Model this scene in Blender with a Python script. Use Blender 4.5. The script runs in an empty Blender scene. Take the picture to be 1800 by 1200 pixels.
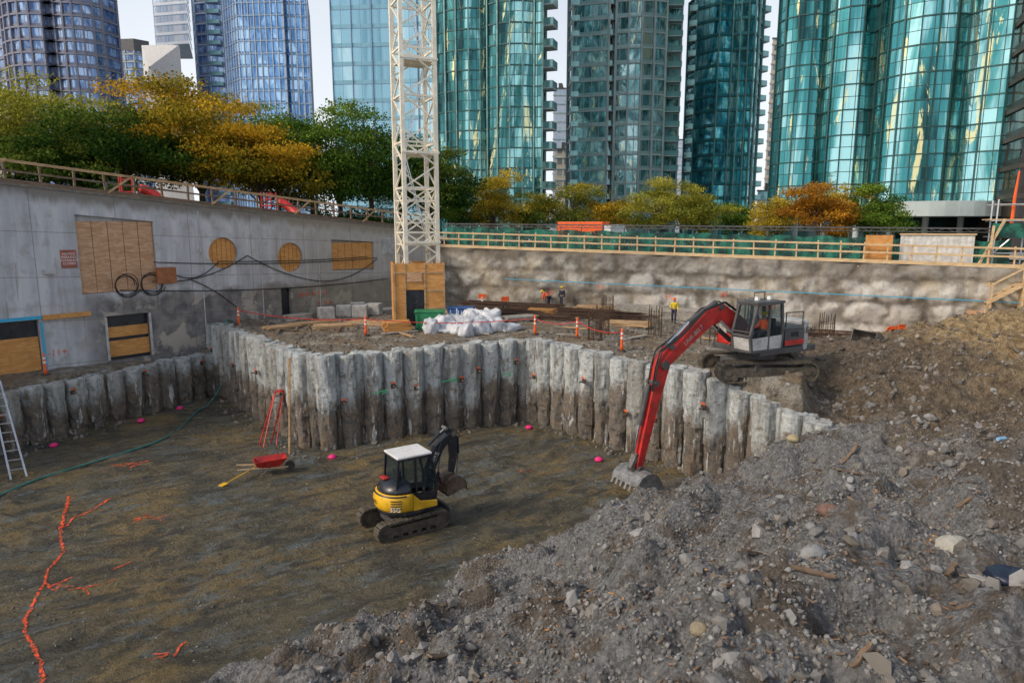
import bpy, math, random
import numpy as np
from mathutils import Vector, Matrix, Euler
random.seed(7); rng=np.random.default_rng(7)
R=math.radians
sc=bpy.context.scene; COL=sc.collection
# ------------------------------------------------------------------ helpers
class MB:
    def __init__(s): s.v=[];s.f=[];s.m=[];s.uv=None
    def add(s,vs,fs,mi=0):
        o=len(s.v); s.v+= [tuple(v) for v in vs]; s.f+=[tuple(i+o for i in f) for f in fs]; s.m+=[mi]*len(fs); return s
    def box(s,c,d,rot=None,mi=0):
        M=rot if isinstance(rot,Matrix) else (Euler(rot).to_matrix() if rot else Matrix.Identity(3))
        c=Vector(c); vs=[]
        for x in(-.5,.5):
            for y in(-.5,.5):
                for z in(-.5,.5): vs.append(c+M@Vector((x*d[0],y*d[1],z*d[2])))
        return s.add(vs,[(0,1,3,2),(4,6,7,5),(0,4,5,1),(2,3,7,6),(0,2,6,4),(1,5,7,3)],mi)
    def beam(s,a,b,w,h=None,mi=0):
        a=Vector(a);b=Vector(b);d=b-a;L=d.length
        if L<1e-6: return s
        x=d/L; up=Vector((0,0,1)) if abs(x.z)<.95 else Vector((0,1,0))
        y=up.cross(x).normalized(); z=x.cross(y)
        return s.box((a+b)/2,(L,w,h or w),Matrix((x,y,z)).transposed(),mi)
    def tube(s,pts,r,n=8,mi=0,cap=True):
        pts=[Vector(p) for p in pts]; rs=r if isinstance(r,(list,tuple)) else [r]*len(pts); vs=[];fs=[]
        prev=None
        for i,p in enumerate(pts):
            d=(pts[min(i+1,len(pts)-1)]-pts[max(i-1,0)]).normalized()
            if prev is None:
                up=Vector((0,0,1)) if abs(d.z)<.9 else Vector((1,0,0)); y=up.cross(d).normalized()
            else:
                y=(prev-d*prev.dot(d)); y=y.normalized() if y.length>1e-5 else d.orthogonal().normalized()
            prev=y; z=d.cross(y)
            for k in range(n):
                a=2*math.pi*k/n; vs.append(p+(y*math.cos(a)+z*math.sin(a))*rs[i])
        for i in range(len(pts)-1):
            for k in range(n):
                k2=(k+1)%n; fs.append((i*n+k,i*n+k2,(i+1)*n+k2,(i+1)*n+k))
        if cap: fs.append(tuple(range(n))[::-1]); fs.append(tuple((len(pts)-1)*n+k for k in range(n)))
        return s.add(vs,fs,mi)
    def cyl(s,a,b,r,r2=None,n=12,mi=0): return s.tube([a,b],[r,r if r2 is None else r2],n,mi)
    def prism(s,prof,y0,y1,mi=0):
        n=len(prof); vs=[(p[0],y0,p[1]) for p in prof]+[(p[0],y1,p[1]) for p in prof]
        fs=[tuple(range(n)),tuple(range(2*n-1,n-1,-1))]+[(i,i+n,(i+1)%n+n,(i+1)%n) for i in range(n)]
        return s.add(vs,fs,mi)
    def slab(s,pts,z0,z1,mi=0):
        n=len(pts)
        vs=[(p[0],p[1],z0) for p in pts]+[(p[0],p[1],z1) for p in pts]
        fs=[tuple(range(n))[::-1],tuple(range(n,2*n))]+[(i,(i+1)%n,(i+1)%n+n,i+n) for i in range(n)]
        return s.add(vs,fs,mi)
    def ball(s,c,r,n=10,mi=0,zmin=-1):
        if not isinstance(r,(list,tuple)): r=(r,r,r)
        m=n//2+1; vs=[];fs=[]
        for i in range(m+1):
            ph=-math.pi/2+math.pi*i/m; zz=max(math.sin(ph),zmin)
            for k in range(n):
                a=2*math.pi*k/n; vs.append((c[0]+r[0]*math.cos(a)*math.cos(ph),c[1]+r[1]*math.sin(a)*math.cos(ph),c[2]+r[2]*zz))
        for i in range(m):
            for k in range(n):
                k2=(k+1)%n; fs.append((i*n+k,i*n+k2,(i+1)*n+k2,(i+1)*n+k))
        return s.add(vs,fs,mi)
    def obj(s,name,mats,parent=None,smooth=False,bevel=0,loc=None,rotz=None,**kw):
        me=bpy.data.meshes.new(name); me.from_pydata(s.v,[],s.f)
        if not isinstance(mats,(list,tuple)): mats=[mats]
        for m in mats: me.materials.append(m)
        if len(mats)>1: me.polygons.foreach_set('material_index',s.m)
        if smooth: me.polygons.foreach_set('use_smooth',[True]*len(s.f))
        me.update()
        return mkobj(name,me,parent,bevel,loc,rotz,**kw)
def mkobj(name,me,parent=None,bevel=0,loc=None,rotz=None,**kw):
    o=bpy.data.objects.new(name,me); COL.objects.link(o)
    if parent: o.parent=parent
    if loc is not None: o.location=loc
    if rotz is not None: o.rotation_euler=(0,0,rotz)
    if bevel:
        b=o.modifiers.new('b','BEVEL'); b.width=bevel; b.segments=2; b.limit_method='ANGLE'
    for k,v in kw.items(): o[k]=v
    return o
def thing(name,label,cat,loc=(0,0,0),rotz=0,group=None):
    o=bpy.data.objects.new(name,None); COL.objects.link(o); o.location=loc; o.rotation_euler=(0,0,rotz)
    o.empty_display_size=.3; o['label']=label; o['category']=cat
    if group:o['group']=group
    return o
def clone(o,loc,rotz=0,parent=None,scale=None,label=None):
    c=o.copy(); COL.objects.link(c)
    if parent is not None: c.parent=parent
    if loc is not None:
        c.location=loc; c.rotation_euler=(0,0,rotz)
    if scale: c.scale=scale
    if label: c['label']=label
    for ch in o.children: clone(ch,None,0,c)
    return c
def npmesh(name,V,F,mats,smooth=False,color=None):
    me=bpy.data.meshes.new(name); n=len(V);k=F.shape[1]
    me.vertices.add(n); me.vertices.foreach_set('co',V.astype(np.float32).ravel())
    me.loops.add(F.size); me.loops.foreach_set('vertex_index',F.astype(np.int32).ravel())
    me.polygons.add(len(F)); me.polygons.foreach_set('loop_start',np.arange(0,F.size,k,dtype=np.int32))
    try: me.polygons.foreach_set('loop_total',np.full(len(F),k,dtype=np.int32))
    except Exception: pass
    me.update(calc_edges=True)
    me.polygons.foreach_set('use_smooth',np.full(len(F),smooth))
    if color is not None:
        a=me.color_attributes.new('Col','FLOAT_COLOR','POINT')
        c=np.ones((n,4),dtype=np.float32); c[:,:3]=color; a.data.foreach_set('color',c.ravel())
    for m in mats: me.materials.append(m)
    me.validate()
    return me
# ------------------------------------------------------------------ node helpers
class NT:
    def __init__(s,name):
        s.m=bpy.data.materials.new(name); s.m.use_nodes=True; s.t=s.m.node_tree; s.t.nodes.clear()
        s.out=s.n('ShaderNodeOutputMaterial'); s.b=s.n('ShaderNodeBsdfPrincipled'); s.l(s.b.outputs[0],s.out.inputs[0])
    def n(s,t,**k):
        x=s.t.nodes.new(t)
        for a,b in k.items(): setattr(x,a,b)
        return x
    def l(s,a,b): s.t.links.new(a,b)
    def set(s,inp,v):
        if isinstance(v,bpy.types.NodeSocket): s.l(v,inp)
        else:
            if isinstance(v,(tuple,list)) and len(v)==3 and inp.type=='RGBA': v=(*v,1)
            inp.default_value=v
    def math(s,op,a,b=None,c=None,clamp=False):
        x=s.n('ShaderNodeMath',operation=op); x.use_clamp=clamp; s.set(x.inputs[0],a)
        if b is not None: s.set(x.inputs[1],b)
        if c is not None: s.set(x.inputs[2],c)
        return x.outputs[0]
    def vmath(s,op,a,b=None):
        x=s.n('ShaderNodeVectorMath',operation=op); s.set(x.inputs[0],a)
        if b is not None: s.set(x.inputs[1],b)
        return x.outputs[0]
    def mix(s,f,a,b,bt='MIX'):
        x=s.n('ShaderNodeMix',data_type='RGBA',blend_type=bt); s.set(x.inputs[0],f); s.set(x.inputs[6],a); s.set(x.inputs[7],b); return x.outputs[2]
    def noise(s,vec,scale,det=4,rough=.55,dist=0):
        x=s.n('ShaderNodeTexNoise'); s.l(vec,x.inputs['Vector']); x.inputs['Scale'].default_value=scale
        x.inputs['Detail'].default_value=det; x.inputs['Roughness'].default_value=rough; x.inputs['Distortion'].default_value=dist
        return x.outputs[0]
    def vor(s,vec,scale,feat='F1',out=0):
        x=s.n('ShaderNodeTexVoronoi',feature=feat); s.l(vec,x.inputs['Vector']); x.inputs['Scale'].default_value=scale; return x.outputs[out]
    def ramp(s,f,lo,hi):
        x=s.n('ShaderNodeMapRange',interpolation_type='SMOOTHSTEP'); s.set(x.inputs[0],f); s.set(x.inputs[1],lo); s.set(x.inputs[2],hi); return x.outputs[0]
    def mapping(s,vec,scale=(1,1,1),rot=(0,0,0)):
        x=s.n('ShaderNodeMapping'); s.l(vec,x.inputs[0]); x.inputs['Scale'].default_value=scale; x.inputs['Rotation'].default_value=rot; return x.outputs[0]
    def pos(s): return s.n('ShaderNodeNewGeometry').outputs['Position']
    def objc(s): return s.n('ShaderNodeTexCoord').outputs['Object']
    def sep(s,v): 
        x=s.n('ShaderNodeSeparateXYZ'); s.l(v,x.inputs[0]); return x.outputs
    def bump(s,h,st=.3,d=.05,nrm=None):
        x=s.n('ShaderNodeBump'); s.set(x.inputs['Height'],h); x.inputs['Strength'].default_value=st; x.inputs['Distance'].default_value=d
        if nrm is not None: s.l(nrm,x.inputs['Normal'])
        return x.outputs[0]
    def fin(s,color,rough=.8,metal=0,normal=None,spec=None):
        s.set(s.b.inputs['Base Color'],color); s.set(s.b.inputs['Roughness'],rough); s.set(s.b.inputs['Metallic'],metal)
        if normal is not None: s.l(normal,s.b.inputs['Normal'])
        if spec is not None: s.b.inputs['Specular IOR Level'].default_value=spec
        return s.m
def PM(name,c,rough=.6,metal=0,var=.3,scale=3,bump=.15,c2=None,dirt=.0,bd=.02):
    t=NT(name); v=t.objc(); n=t.noise(v,scale,6,.6); f=t.ramp(n,.3,.7)
    lo=c2 or tuple(x*(1-var) for x in c); hi=tuple(min(1,x*(1+var*.5)) for x in c)
    col=t.mix(f,lo,hi)
    if dirt:
        d=t.ramp(t.noise(v,scale*1.7+1,8,.7),.62-dirt*.3,.75); col=t.mix(t.math('MULTIPLY',d,.8),col,(.15,.125,.09))
    return t.fin(col,t.math('ADD',t.math('MULTIPLY',n,.2),rough-.1),metal,t.bump(t.noise(v,scale*8,4),bump,bd))
# ------------------------------------------------------------------ noise / terrain
def vn(x,y,s=0):
    ix=np.floor(x);iy=np.floor(y);fx=x-ix;fy=y-iy;fx=fx*fx*(3-2*fx);fy=fy*fy*(3-2*fy)
    def h(a,b): q=np.sin(a*127.1+b*311.7+s*74.7)*43758.5453; return q-np.floor(q)
    return (h(ix,iy)*(1-fx)+h(ix+1,iy)*fx)*(1-fy)+(h(ix,iy+1)*(1-fx)+h(ix+1,iy+1)*fx)*fy
def fbm(x,y,o=4,s=0):
    r=0;a=.5;t=0
    for i in range(o):
        r=r+a*vn(x*2**i+i*13.7,y*2**i+i*7.3,s+i);t+=a;a*=.52
    return r/t
def sst(a,b,x): t=np.clip((x-a)/(b-a),0,1); return t*t*(3-2*t)
J=(-24,30.6);I=(-18.8,42.5);C=(-9.4,31.5);D=(.9,37);G=(11.6,23.3)
POLY=[(-34,8.7),J,I,C,D,G,(45,14),(45,-40),(-34,-40)]
def sdist(x,y):
    d=np.full(np.shape(x),1e9); ins=np.zeros(np.shape(x),bool)
    for i in range(len(POLY)):
        ax,ay=POLY[i];bx,by=POLY[(i+1)%len(POLY)]
        ex,ey=bx-ax,by-ay; t=np.clip(((x-ax)*ex+(y-ay)*ey)/(ex*ex+ey*ey),0,1)
        d=np.minimum(d,np.hypot(x-ax-t*ex,y-ay-t*ey))
        c=((ay>y)!=(by>y))&(x<(bx-ax)*(y-ay)/((by-ay) if by!=ay else 1e-9)+ax); ins^=c
    return np.where(ins,-d,d)
def bankd(x,y): return (x+7)*.646-(y-14)*.763+2.0*(fbm(x*.22,y*.22,3,3)-.5)*2*.8+1.1*(fbm(x*.9,y*.9,3,8)-.5)
def ridge(x,y,s): return 1-np.abs(2*fbm(x,y,3,s)-1)*2.2
MX,MY=-3.85,22.9
def height(x,y):
    x=np.asarray(x,float);y=np.asarray(y,float)
    d=bankd(x,y)
    q=(x*.85+y*.53); p=(-x*.53+y*.85)
    fl=-4.42+.35*(fbm(x*.25,y*.25,3,1)-.5)+.22*(fbm(q*.35,p*1.0,4,2)-.5)+.15*(fbm(q*1.2,p*3.0,3,22)-.5)+.12*(fbm(x*2.6,y*2.6,3,23)-.5)
    for (cx_,cy_,rr_) in((-12,36,15.2),(-12,36,13.7),(3,12,13.0),(3,12,14.5)):
        dr=np.abs(np.hypot(x-cx_,y-cy_)-rr_); fl=fl-.07*np.exp(-(dr/.2)**2)+.05*np.exp(-((dr-.38)/.12)**2)
    mp=np.exp(-(((x-MX)**2+(y-MY)**2)/4.0)**2); fl=fl*(1-mp)-4.47*mp
    dd=np.maximum(d,0); up=np.minimum(.47*dd,5.1+.07*(dd-11)); k=np.clip(d/1.6,0,1)
    zin=fl+up+k*(1.5*(fbm(x*.4,y*.4,4,5)-.5)+.45*(ridge(x*.5,y*.5,16)-.55)+.65*(fbm(x*1.3,y*1.3,4,6)-.5)+.32*(fbm(x*3.4,y*3.4,3,7)-.5)+.12*(fbm(x*8,y*8,2,19)-.5))
    zin=zin+.8*np.exp(-((x-7.6)**2/3.5+(y-22.6)**2/2.5))+.6*np.exp(-((x-4.2)**2/5+(y-18.6)**2/3))+.9*np.exp(-((x-11.4)**2/3.0+(y-21.6)**2/2.2))+.5*np.exp(-((x-1)**2/5+(y-12.6)**2/1.5))+.6*np.exp(-((x-13.5)**2/4+(y-17.5)**2/6))
    zo=-.25*sst(46,55,y)-.95*sst(5,20,x)*sst(33,42,y)+2.6*np.exp(-((x-29.5)**2/80+(y-33)**2/34))+.7*np.exp(-((x-20)**2/20+(y-27)**2/9))+.3*np.exp(-((x-15)**2/5+(y-25)**2/3))
    zo=zo+.6*np.exp(-((x-12.9)**2/3+(y-29.4)**2/1.2))+.45*np.exp(-((x-7.5)**2/1.5+(y-27.0)**2/.8))+.38*np.exp(-((x-11.6)**2/3+(y-26.1)**2/.35))
    rough=sst(12,16,x)*sst(60,20,y)
    zo=zo+.22*(fbm(x*.5,y*.5,4,9)-.5)+(.16+.7*rough)*(fbm(x*1.6,y*1.6,4,10)-.5)+.5*rough*(ridge(x*.45,y*.8,17)-.5)+.2*rough*(fbm(x*4.5,y*4.5,2,18)-.5)
    led=-1.45-.45*sst(36,42,y)+.25*(fbm(x,y,3,11)-.5)
    w=1-(1-sst(41.5,44.5,y))*(1-sst(-18.6,-17.0,x)); zo=led*(1-w)+zo*w
    sd=sdist(x,y); past=np.maximum(0,(x-10.8)); wd=.3+np.minimum(6,past*2.5)
    t=np.clip(sd/wd,0,1); t=t*t*(3-2*t)
    pad=np.exp(-(((x-10.4)/2.4)**4+((y-28.2)/1.4)**4)); zo=zo*(1-pad)+.1*pad
    return zin*(1-t)+zo*t
def hz(x,y): return float(height(np.array([x]),np.array([y]))[0])
K=Vector((-6.6,58.9)); RD=Vector((.914,-.406)).normalized(); RN=Vector((.406,.914)).normalized()
def rtop(a): return 4.4-.021*a
def RWp(a,b,z): p=K+RD*a+RN*b; return Vector((p.x,p.y,z))
LD=Vector((.6154,.7882)); LN=Vector((-.7882,.6154)); L0=Vector((-26,34))
def ltop(s): return 8.2-.0825*s
def LWp(s,b,z): p=L0+LD*s+LN*b; return Vector((p.x,p.y,z))
# ------------------------------------------------------------------ materials
def ground_mat():
    t=NT('excavated_soil'); p=t.pos(); at=t.n('ShaderNodeAttribute',attribute_name='Col'); sp=t.n('ShaderNodeSeparateColor'); t.l(at.outputs['Color'],sp.inputs[0])
    rp=t.mapping(p,(1,1,1),(0,0,R(-32))); ms=t.mapping(rp,(.4,1.2,1))
    n1=t.noise(ms,1.1,10,.7,.4); n2=t.noise(p,.24,8,.66,.3); n3=t.noise(p,3,9,.7); n4=t.noise(ms,1.5,10,.76,.6); n5=t.noise(ms,5.5,7,.72,.3); n7=t.noise(ms,.9,9,.7,.6)
    n8=t.noise(p,.15,4,.5); ng=t.noise(p,11,6,.75)
    xy=t.sep(p); x_=xy[0]
    pit=t.mix(t.ramp(n1,.38,.60),(.055,.050,.034),(.155,.132,.078))
    ochre=t.math('MULTIPLY',t.ramp(n2,.46,.58),t.ramp(n1,.35,.58)); pit=t.mix(t.math('MULTIPLY',ochre,.8),pit,t.mix(n3,(.16,.105,.035),(.33,.235,.085)))
    blue=t.math('MULTIPLY',t.ramp(n4,.50,.60),t.ramp(n8,.64,.44)); pit=t.mix(t.math('MULTIPLY',blue,.75),pit,t.mix(n3,(.09,.12,.135),(.20,.245,.26)))
    pit=t.mix(t.math('MULTIPLY',t.ramp(n5,.58,.66),.7),pit,(.31,.30,.25))
    pit=t.mix(t.math('MULTIPLY',t.ramp(n3,.52,.64),.8),pit,(.055,.047,.033))
    damp=t.ramp(n7,.54,.62); pit=t.mix(t.math('MULTIPLY',damp,.8),pit,(.040,.040,.036))
    pit=t.mix(t.math('MULTIPLY',t.ramp(ng,.48,.66),.55),pit,(.04,.036,.028)); pit=t.mix(t.math('MULTIPLY',t.ramp(ng,.42,.3),.35),pit,(.28,.26,.21))
    v2=t.vor(p,15,out=1); s2=t.n('ShaderNodeSeparateColor');t.l(v2,s2.inputs[0])
    n6=t.noise(p,.55,8,.68)
    bank=t.mix(t.ramp(n3,.3,.7),(.105,.103,.10),(.30,.30,.30))
    bank=t.mix(t.math('MULTIPLY',t.ramp(s2.outputs[0],.35,1.0),.45),bank,(.42,.42,.42))
    bank=t.mix(t.math('MULTIPLY',t.ramp(ng,.5,.65),.6),bank,(.085,.078,.072))
    bank=t.mix(t.math('MULTIPLY',t.ramp(n6,.51,.58),.8),bank,t.mix(n3,(.075,.055,.038),(.19,.145,.10)))
    bank=t.mix(t.math('MULTIPLY',t.ramp(t.math('MULTIPLY_ADD',n6,10,x_),13,22),.7),bank,t.mix(t.ramp(n3,.35,.65),(.10,.08,.06),(.26,.21,.15)))
    plat=t.mix(t.ramp(n3,.35,.65),(.12,.10,.075),(.32,.28,.215))
    plat=t.mix(t.math('MULTIPLY',t.ramp(t.noise(p,.32,6,.6),.46,.58),.6),plat,(.25,.165,.085))
    plat=t.mix(t.math('MULTIPLY',t.ramp(n6,.52,.62),.8),plat,(.43,.41,.36))
    br=t.math('MULTIPLY',t.ramp(x_,11.0,13.0),.9); plat=t.mix(br,plat,t.mix(t.ramp(n3,.3,.7),(.06,.043,.028),(.225,.165,.105)))
    plat=t.mix(t.math('MULTIPLY',t.math('MULTIPLY',t.ramp(s2.outputs[0],.6,1.0),.4),br),plat,(.33,.29,.23))
    sunlit_gold=t.math('MULTIPLY',t.ramp(t.math('MULTIPLY_ADD',n6,6,x_),20,25),.9); plat=t.mix(sunlit_gold,plat,t.mix(t.ramp(n3,.3,.7),(.20,.125,.055),(.60,.44,.23)))  # warm sunlight on the right-hand mound, painted into the soil colour
    c=t.mix(sp.outputs[1],pit,bank); zb=t.math('ADD',sp.outputs[2],t.math('MULTIPLY_ADD',n3,1.2,-.6)); zb=t.math('MULTIPLY',t.ramp(zb,.3,.7),t.ramp(sp.outputs[2],.0,.1)); c=t.mix(zb,c,plat)
    g=t.math('ADD',sp.outputs[1],sp.outputs[2],clamp=True)
    d1=t.vor(p,4.2); d2=t.vor(p,14)
    hb=t.math('MULTIPLY',t.math('ADD',t.math('MULTIPLY',d1,-1.0),t.math('MULTIPLY',d2,-.6)),t.math('MULTIPLY_ADD',g,.75,.25))
    hb=t.math('ADD',hb,t.math('ADD',t.math('MULTIPLY',n3,1.4),t.math('ADD',t.math('MULTIPLY',n4,.7),t.math('MULTIPLY',n5,.8))))
    hb=t.math('ADD',hb,t.math('MULTIPLY',ng,.5))
    rgh=t.math('SUBTRACT',t.math('MULTIPLY_ADD',g,.3,.6),t.math('MULTIPLY',t.math('MULTIPLY',damp,t.math('SUBTRACT',1,g)),.2))
    return t.fin(c,rgh,0,t.bump(hb,1.0,.15))
GROUND=ground_mat()
def stone_mat():
    t=NT('loose_stone'); at=t.n('ShaderNodeAttribute',attribute_name='Col'); p=t.pos(); n=t.noise(p,9,6,.6)
    return t.fin(t.mix(t.math('MULTIPLY',n,.9),at.outputs['Color'],(.12,.11,.10)),.85,0,t.bump(n,.4,.03))
STONE=stone_mat()
def pile_mat():
    t=NT('pile_concrete'); p=t.pos(); st=t.mapping(p,(2.4,2.4,.3)); z0=t.sep(p)[2]
    n=t.noise(st,1,8,.65); n2=t.noise(p,2.6,9,.7); n3=t.noise(p,.5,5); n4=t.noise(p,9,6,.7)
    oi=t.n('ShaderNodeObjectInfo').outputs['Random']
    c=t.mix(t.ramp(n,.32,.58),(.19,.195,.19),(.52,.555,.555)); c=t.mix(t.math('MULTIPLY',t.ramp(n2,.52,.64),.8),c,(.20,.165,.12))
    c=t.mix(t.math('MULTIPLY',t.ramp(oi,.4,1),.5),c,(.25,.22,.175))
    c=t.mix(t.math('MULTIPLY',t.ramp(n4,.58,.68),.85),c,(.10,.085,.07))
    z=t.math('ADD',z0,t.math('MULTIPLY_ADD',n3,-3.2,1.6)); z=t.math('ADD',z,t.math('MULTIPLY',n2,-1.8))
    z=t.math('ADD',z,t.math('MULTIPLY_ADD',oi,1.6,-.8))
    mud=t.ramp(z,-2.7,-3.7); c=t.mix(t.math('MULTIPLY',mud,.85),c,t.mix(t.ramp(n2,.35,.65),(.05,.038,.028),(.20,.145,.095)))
    c=t.mix(t.math('MULTIPLY',t.ramp(t.noise(t.mapping(p,(3,3,.5)),1.2,8,.7),.57,.64),.75),c,(.66,.67,.65))
    return t.fin(c,.78,0,t.bump(t.math('ADD',n2,t.math('MULTIPLY',n4,.6)),1.0,.11))
PILE=pile_mat()
def shot_mat():
    t=NT('shotcrete'); p=t.pos(); at=t.n('ShaderNodeAttribute',attribute_name='Col'); sp=t.n('ShaderNodeSeparateColor'); t.l(at.outputs['Color'],sp.inputs[0])
    n=t.noise(p,.9,9,.62); n2=t.noise(p,4,8,.6); st=t.noise(t.mapping(p,(1.2,1.2,.2)),1,7,.6); n5=t.noise(p,.22,4); n6=t.noise(p,.45,6,.6)
    f=t.math('ADD',sp.outputs[0],t.math('MULTIPLY_ADD',n,1.9,-.95)); c=t.mix(t.ramp(f,.05,.85),(.15,.13,.105),(.52,.50,.46))
    c=t.mix(t.math('MULTIPLY',t.ramp(n6,.52,.62),.55),c,(.16,.14,.115))
    c=t.mix(t.math('MULTIPLY',t.ramp(n2,.5,.7),.4),c,(.28,.26,.22)); c=t.mix(t.math('MULTIPLY',t.ramp(st,.52,.64),.6),c,(.19,.16,.12))
    c=t.mix(t.math('MULTIPLY',t.ramp(n5,.55,.65),.3),c,(.58,.48,.32)); c=t.mix(sp.outputs[1],c,(.14,.12,.095))
    return t.fin(c,.85,0,t.bump(t.math('ADD',n2,n),.7,.08))
SHOT=shot_mat()
def conc_mat():
    t=NT('weathered_concrete'); p=t.pos(); o=t.objc(); sx=t.sep(o)
    st=t.mapping(o,(1.2,1.2,.16)); n=t.noise(st,1.2,8,.6); n2=t.noise(o,.6,6,.6); n3=t.noise(o,5,8,.65); n4=t.noise(o,1.4,8,.6)
    c=t.mix(t.ramp(n,.3,.7),(.37,.38,.41),(.59,.60,.625)); c=t.mix(t.math('MULTIPLY',t.ramp(n4,.5,.64),.55),c,(.33,.32,.30))
    c=t.mix(t.math('MULTIPLY',t.ramp(t.noise(t.mapping(o,(2,2,.12)),1.4,8,.7),.58,.66),.6),c,(.22,.20,.17))
    zz=t.math('ADD',sx[2],t.math('MULTIPLY_ADD',n2,2.4,-1.2)); right=t.ramp(sx[0],3.0,5.5)
    low=t.math('MULTIPLY',t.ramp(zz,2.5,1.7),right)
    c=t.mix(t.math('MULTIPLY',low,.9),c,t.mix(t.ramp(n4,.35,.65),(.08,.073,.075),(.23,.21,.19)))
    c=t.mix(t.math('MULTIPLY',low,t.ramp(n2,.54,.60)),c,(.40,.36,.31))
    topd=t.math('SUBTRACT',sx[2],t.math('MULTIPLY_ADD',sx[0],-.0825,8.2))
    c=t.mix(t.math('MULTIPLY',t.ramp(t.math('ADD',topd,t.math('MULTIPLY',n,1.9)),.1,.75),.8),c,(.14,.12,.09))
    c=t.mix(t.math('MULTIPLY',t.ramp(sx[0],12,22),.5),c,(.38,.32,.22))
    jx=t.math('ABSOLUTE',t.math('SUBTRACT',t.math('FRACT',t.math('DIVIDE',sx[0],4.1)),.5)); jz=t.math('ABSOLUTE',t.math('SUBTRACT',t.math('FRACT',t.math('DIVIDE',t.math('MULTIPLY_ADD',sx[0],.04,sx[2]),2.35)),.5))
    j=t.math('MAXIMUM',t.math('LESS_THAN',jx,.006),t.math('LESS_THAN',jz,.009)); c=t.mix(t.math('MULTIPLY',j,.5),c,(.1,.1,.1))
    return t.fin(c,.8,0,t.bump(n3,.25,.025))
CONC=conc_mat()
def ply_mat(name,a,b):
    t=NT(name); o=t.objc(); n=t.noise(t.mapping(o,(.7,.7,5)),2,8,.6,1.5); n2=t.noise(o,1.2,5)
    c=t.mix(t.ramp(n,.35,.7),b,a); c=t.mix(t.math('MULTIPLY',t.ramp(n2,.5,.75),.5),c,tuple(x*.55 for x in b))
    return t.fin(c,.75,0,t.bump(n,.2,.01))
PLY=ply_mat('plywood',(.70,.37,.12),(.52,.23,.06)); PLYP=ply_mat('pale_plywood',(.64,.43,.28),(.45,.24,.12))
TIMB=ply_mat('timber',(.58,.40,.22),(.36,.22,.11)); TIMD=ply_mat('weathered_timber',(.24,.165,.11),(.12,.08,.05))
LUM=ply_mat('pale_lumber',(.74,.56,.34),(.52,.35,.18))
RED=PM('red_paint',(.58,.03,.025),.42,.0,.4,2,.08,dirt=.35); STEEL=PM('worn_steel',(.25,.24,.23),.45,.6,.4,4,.2,dirt=.3)
DARK=PM('black_rubber',(.03,.03,.03),.7,0,.4,5,.3,c2=(.06,.055,.045)); TRK=PM('muddy_track_steel',(.11,.095,.075),.75,.2,.5,5,.4,dirt=.6)
GREYP=PM('light_grey_paint',(.50,.50,.49),.4,0,.25,2,.05,dirt=.45); DGREY=PM('dark_grey_paint',(.09,.09,.095),.45,0,.3,2,.05,dirt=.4)
YEL=PM('yellow_paint',(.80,.46,.02),.4,0,.2,2,.05,dirt=.2); WHITE=PM('white_paint',(.72,.72,.71),.45,0,.12,2,.05,dirt=.2)
CRW=PM('cream_crane_paint',(.84,.78,.64),.45,0,.18,1.5,.05,dirt=.12); BLK=PM('black_paint',(.022,.026,.036),.3,0,.3,2,.05,dirt=.25)
ORG=PM('orange_plastic',(.88,.13,.02),.5,0,.15,3,.05); REFL=PM('reflective_white',(.8,.8,.78),.4,0,.1,3,0); FADE=PM('faded_white_decal',(.5,.42,.40),.5,0,.3,9,0)
CHR=PM('chrome_rod',(.7,.7,.7),.15,1,.1,2,0); GRNP=PM('green_plastic',(.02,.22,.09),.5,0,.3,2,.1); BLUP=PM('blue_plastic',(.03,.10,.3),.5,0,.3,2,.1)
BAG=PM('woven_bag',(.64,.66,.70),.8,0,.3,3,.6,bd=.05,dirt=.2); ALU=PM('aluminium',(.62,.64,.67),.35,.7,.15,3,.05)
HOSE=PM('green_hose',(.05,.22,.19),.5,0,.3,3,.1); CAB=PM('black_cable',(.02,.02,.02),.6,0,.3,3,0)
RUST=PM('rusty_steel',(.10,.06,.04),.8,.3,.5,6,.3); CBLK=PM('concrete_block',(.45,.45,.43),.85,0,.3,3,.4)
PINK=PM('pink_spray_paint',(.85,.03,.22),.7,0,.2,6,.1); GMARK=PM('green_spray_paint',(.05,.6,.25),.7,0,.2,6,.1)
def spray_mat():
    t=NT('orange_spray_paint'); p=t.pos(); t.fin((.95,.10,.025),.75); n=t.noise(p,10,6,.8); w_=t.math('MULTIPLY',t.ramp(n,.45,.54),.92)
    tr=t.n('ShaderNodeBsdfTransparent'); mx=t.n('ShaderNodeMixShader'); t.l(w_,mx.inputs[0]); t.l(tr.outputs[0],mx.inputs[1]); t.l(t.b.outputs[0],mx.inputs[2]); t.l(mx.outputs[0],t.out.inputs[0]); return t.m
SPRAY=spray_mat()
SKIN=PM('skin',(.5,.3,.2),.55,0,.1,3,0); NAVY=PM('navy_cloth',(.03,.035,.06),.9,0,.3,4,.2); HIVIS=PM('hi_vis_cloth',(.7,.52,.02),.8,0,.15,4,.1); HIOR=PM('orange_cloth',(.9,.12,.03),.8,0,.15,4,.1)
ASPH=PM('asphalt',(.055,.055,.057),.9,0,.3,2,.3); PAVE=PM('pavement',(.32,.31,.29),.85,0,.2,1,.2); GRASS=PM('grass',(.06,.09,.025),.9,0,.5,1,.4)
TAPE=PM('blue_tape',(.04,.42,.68),.5,0,.1,3,0); SHEET=PM('poly_sheeting',(.6,.63,.68),.35,0,.25,2,.8,bd=.08)
BARK=PM('bark',(.10,.075,.05),.9,0,.4,5,.6)
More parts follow.
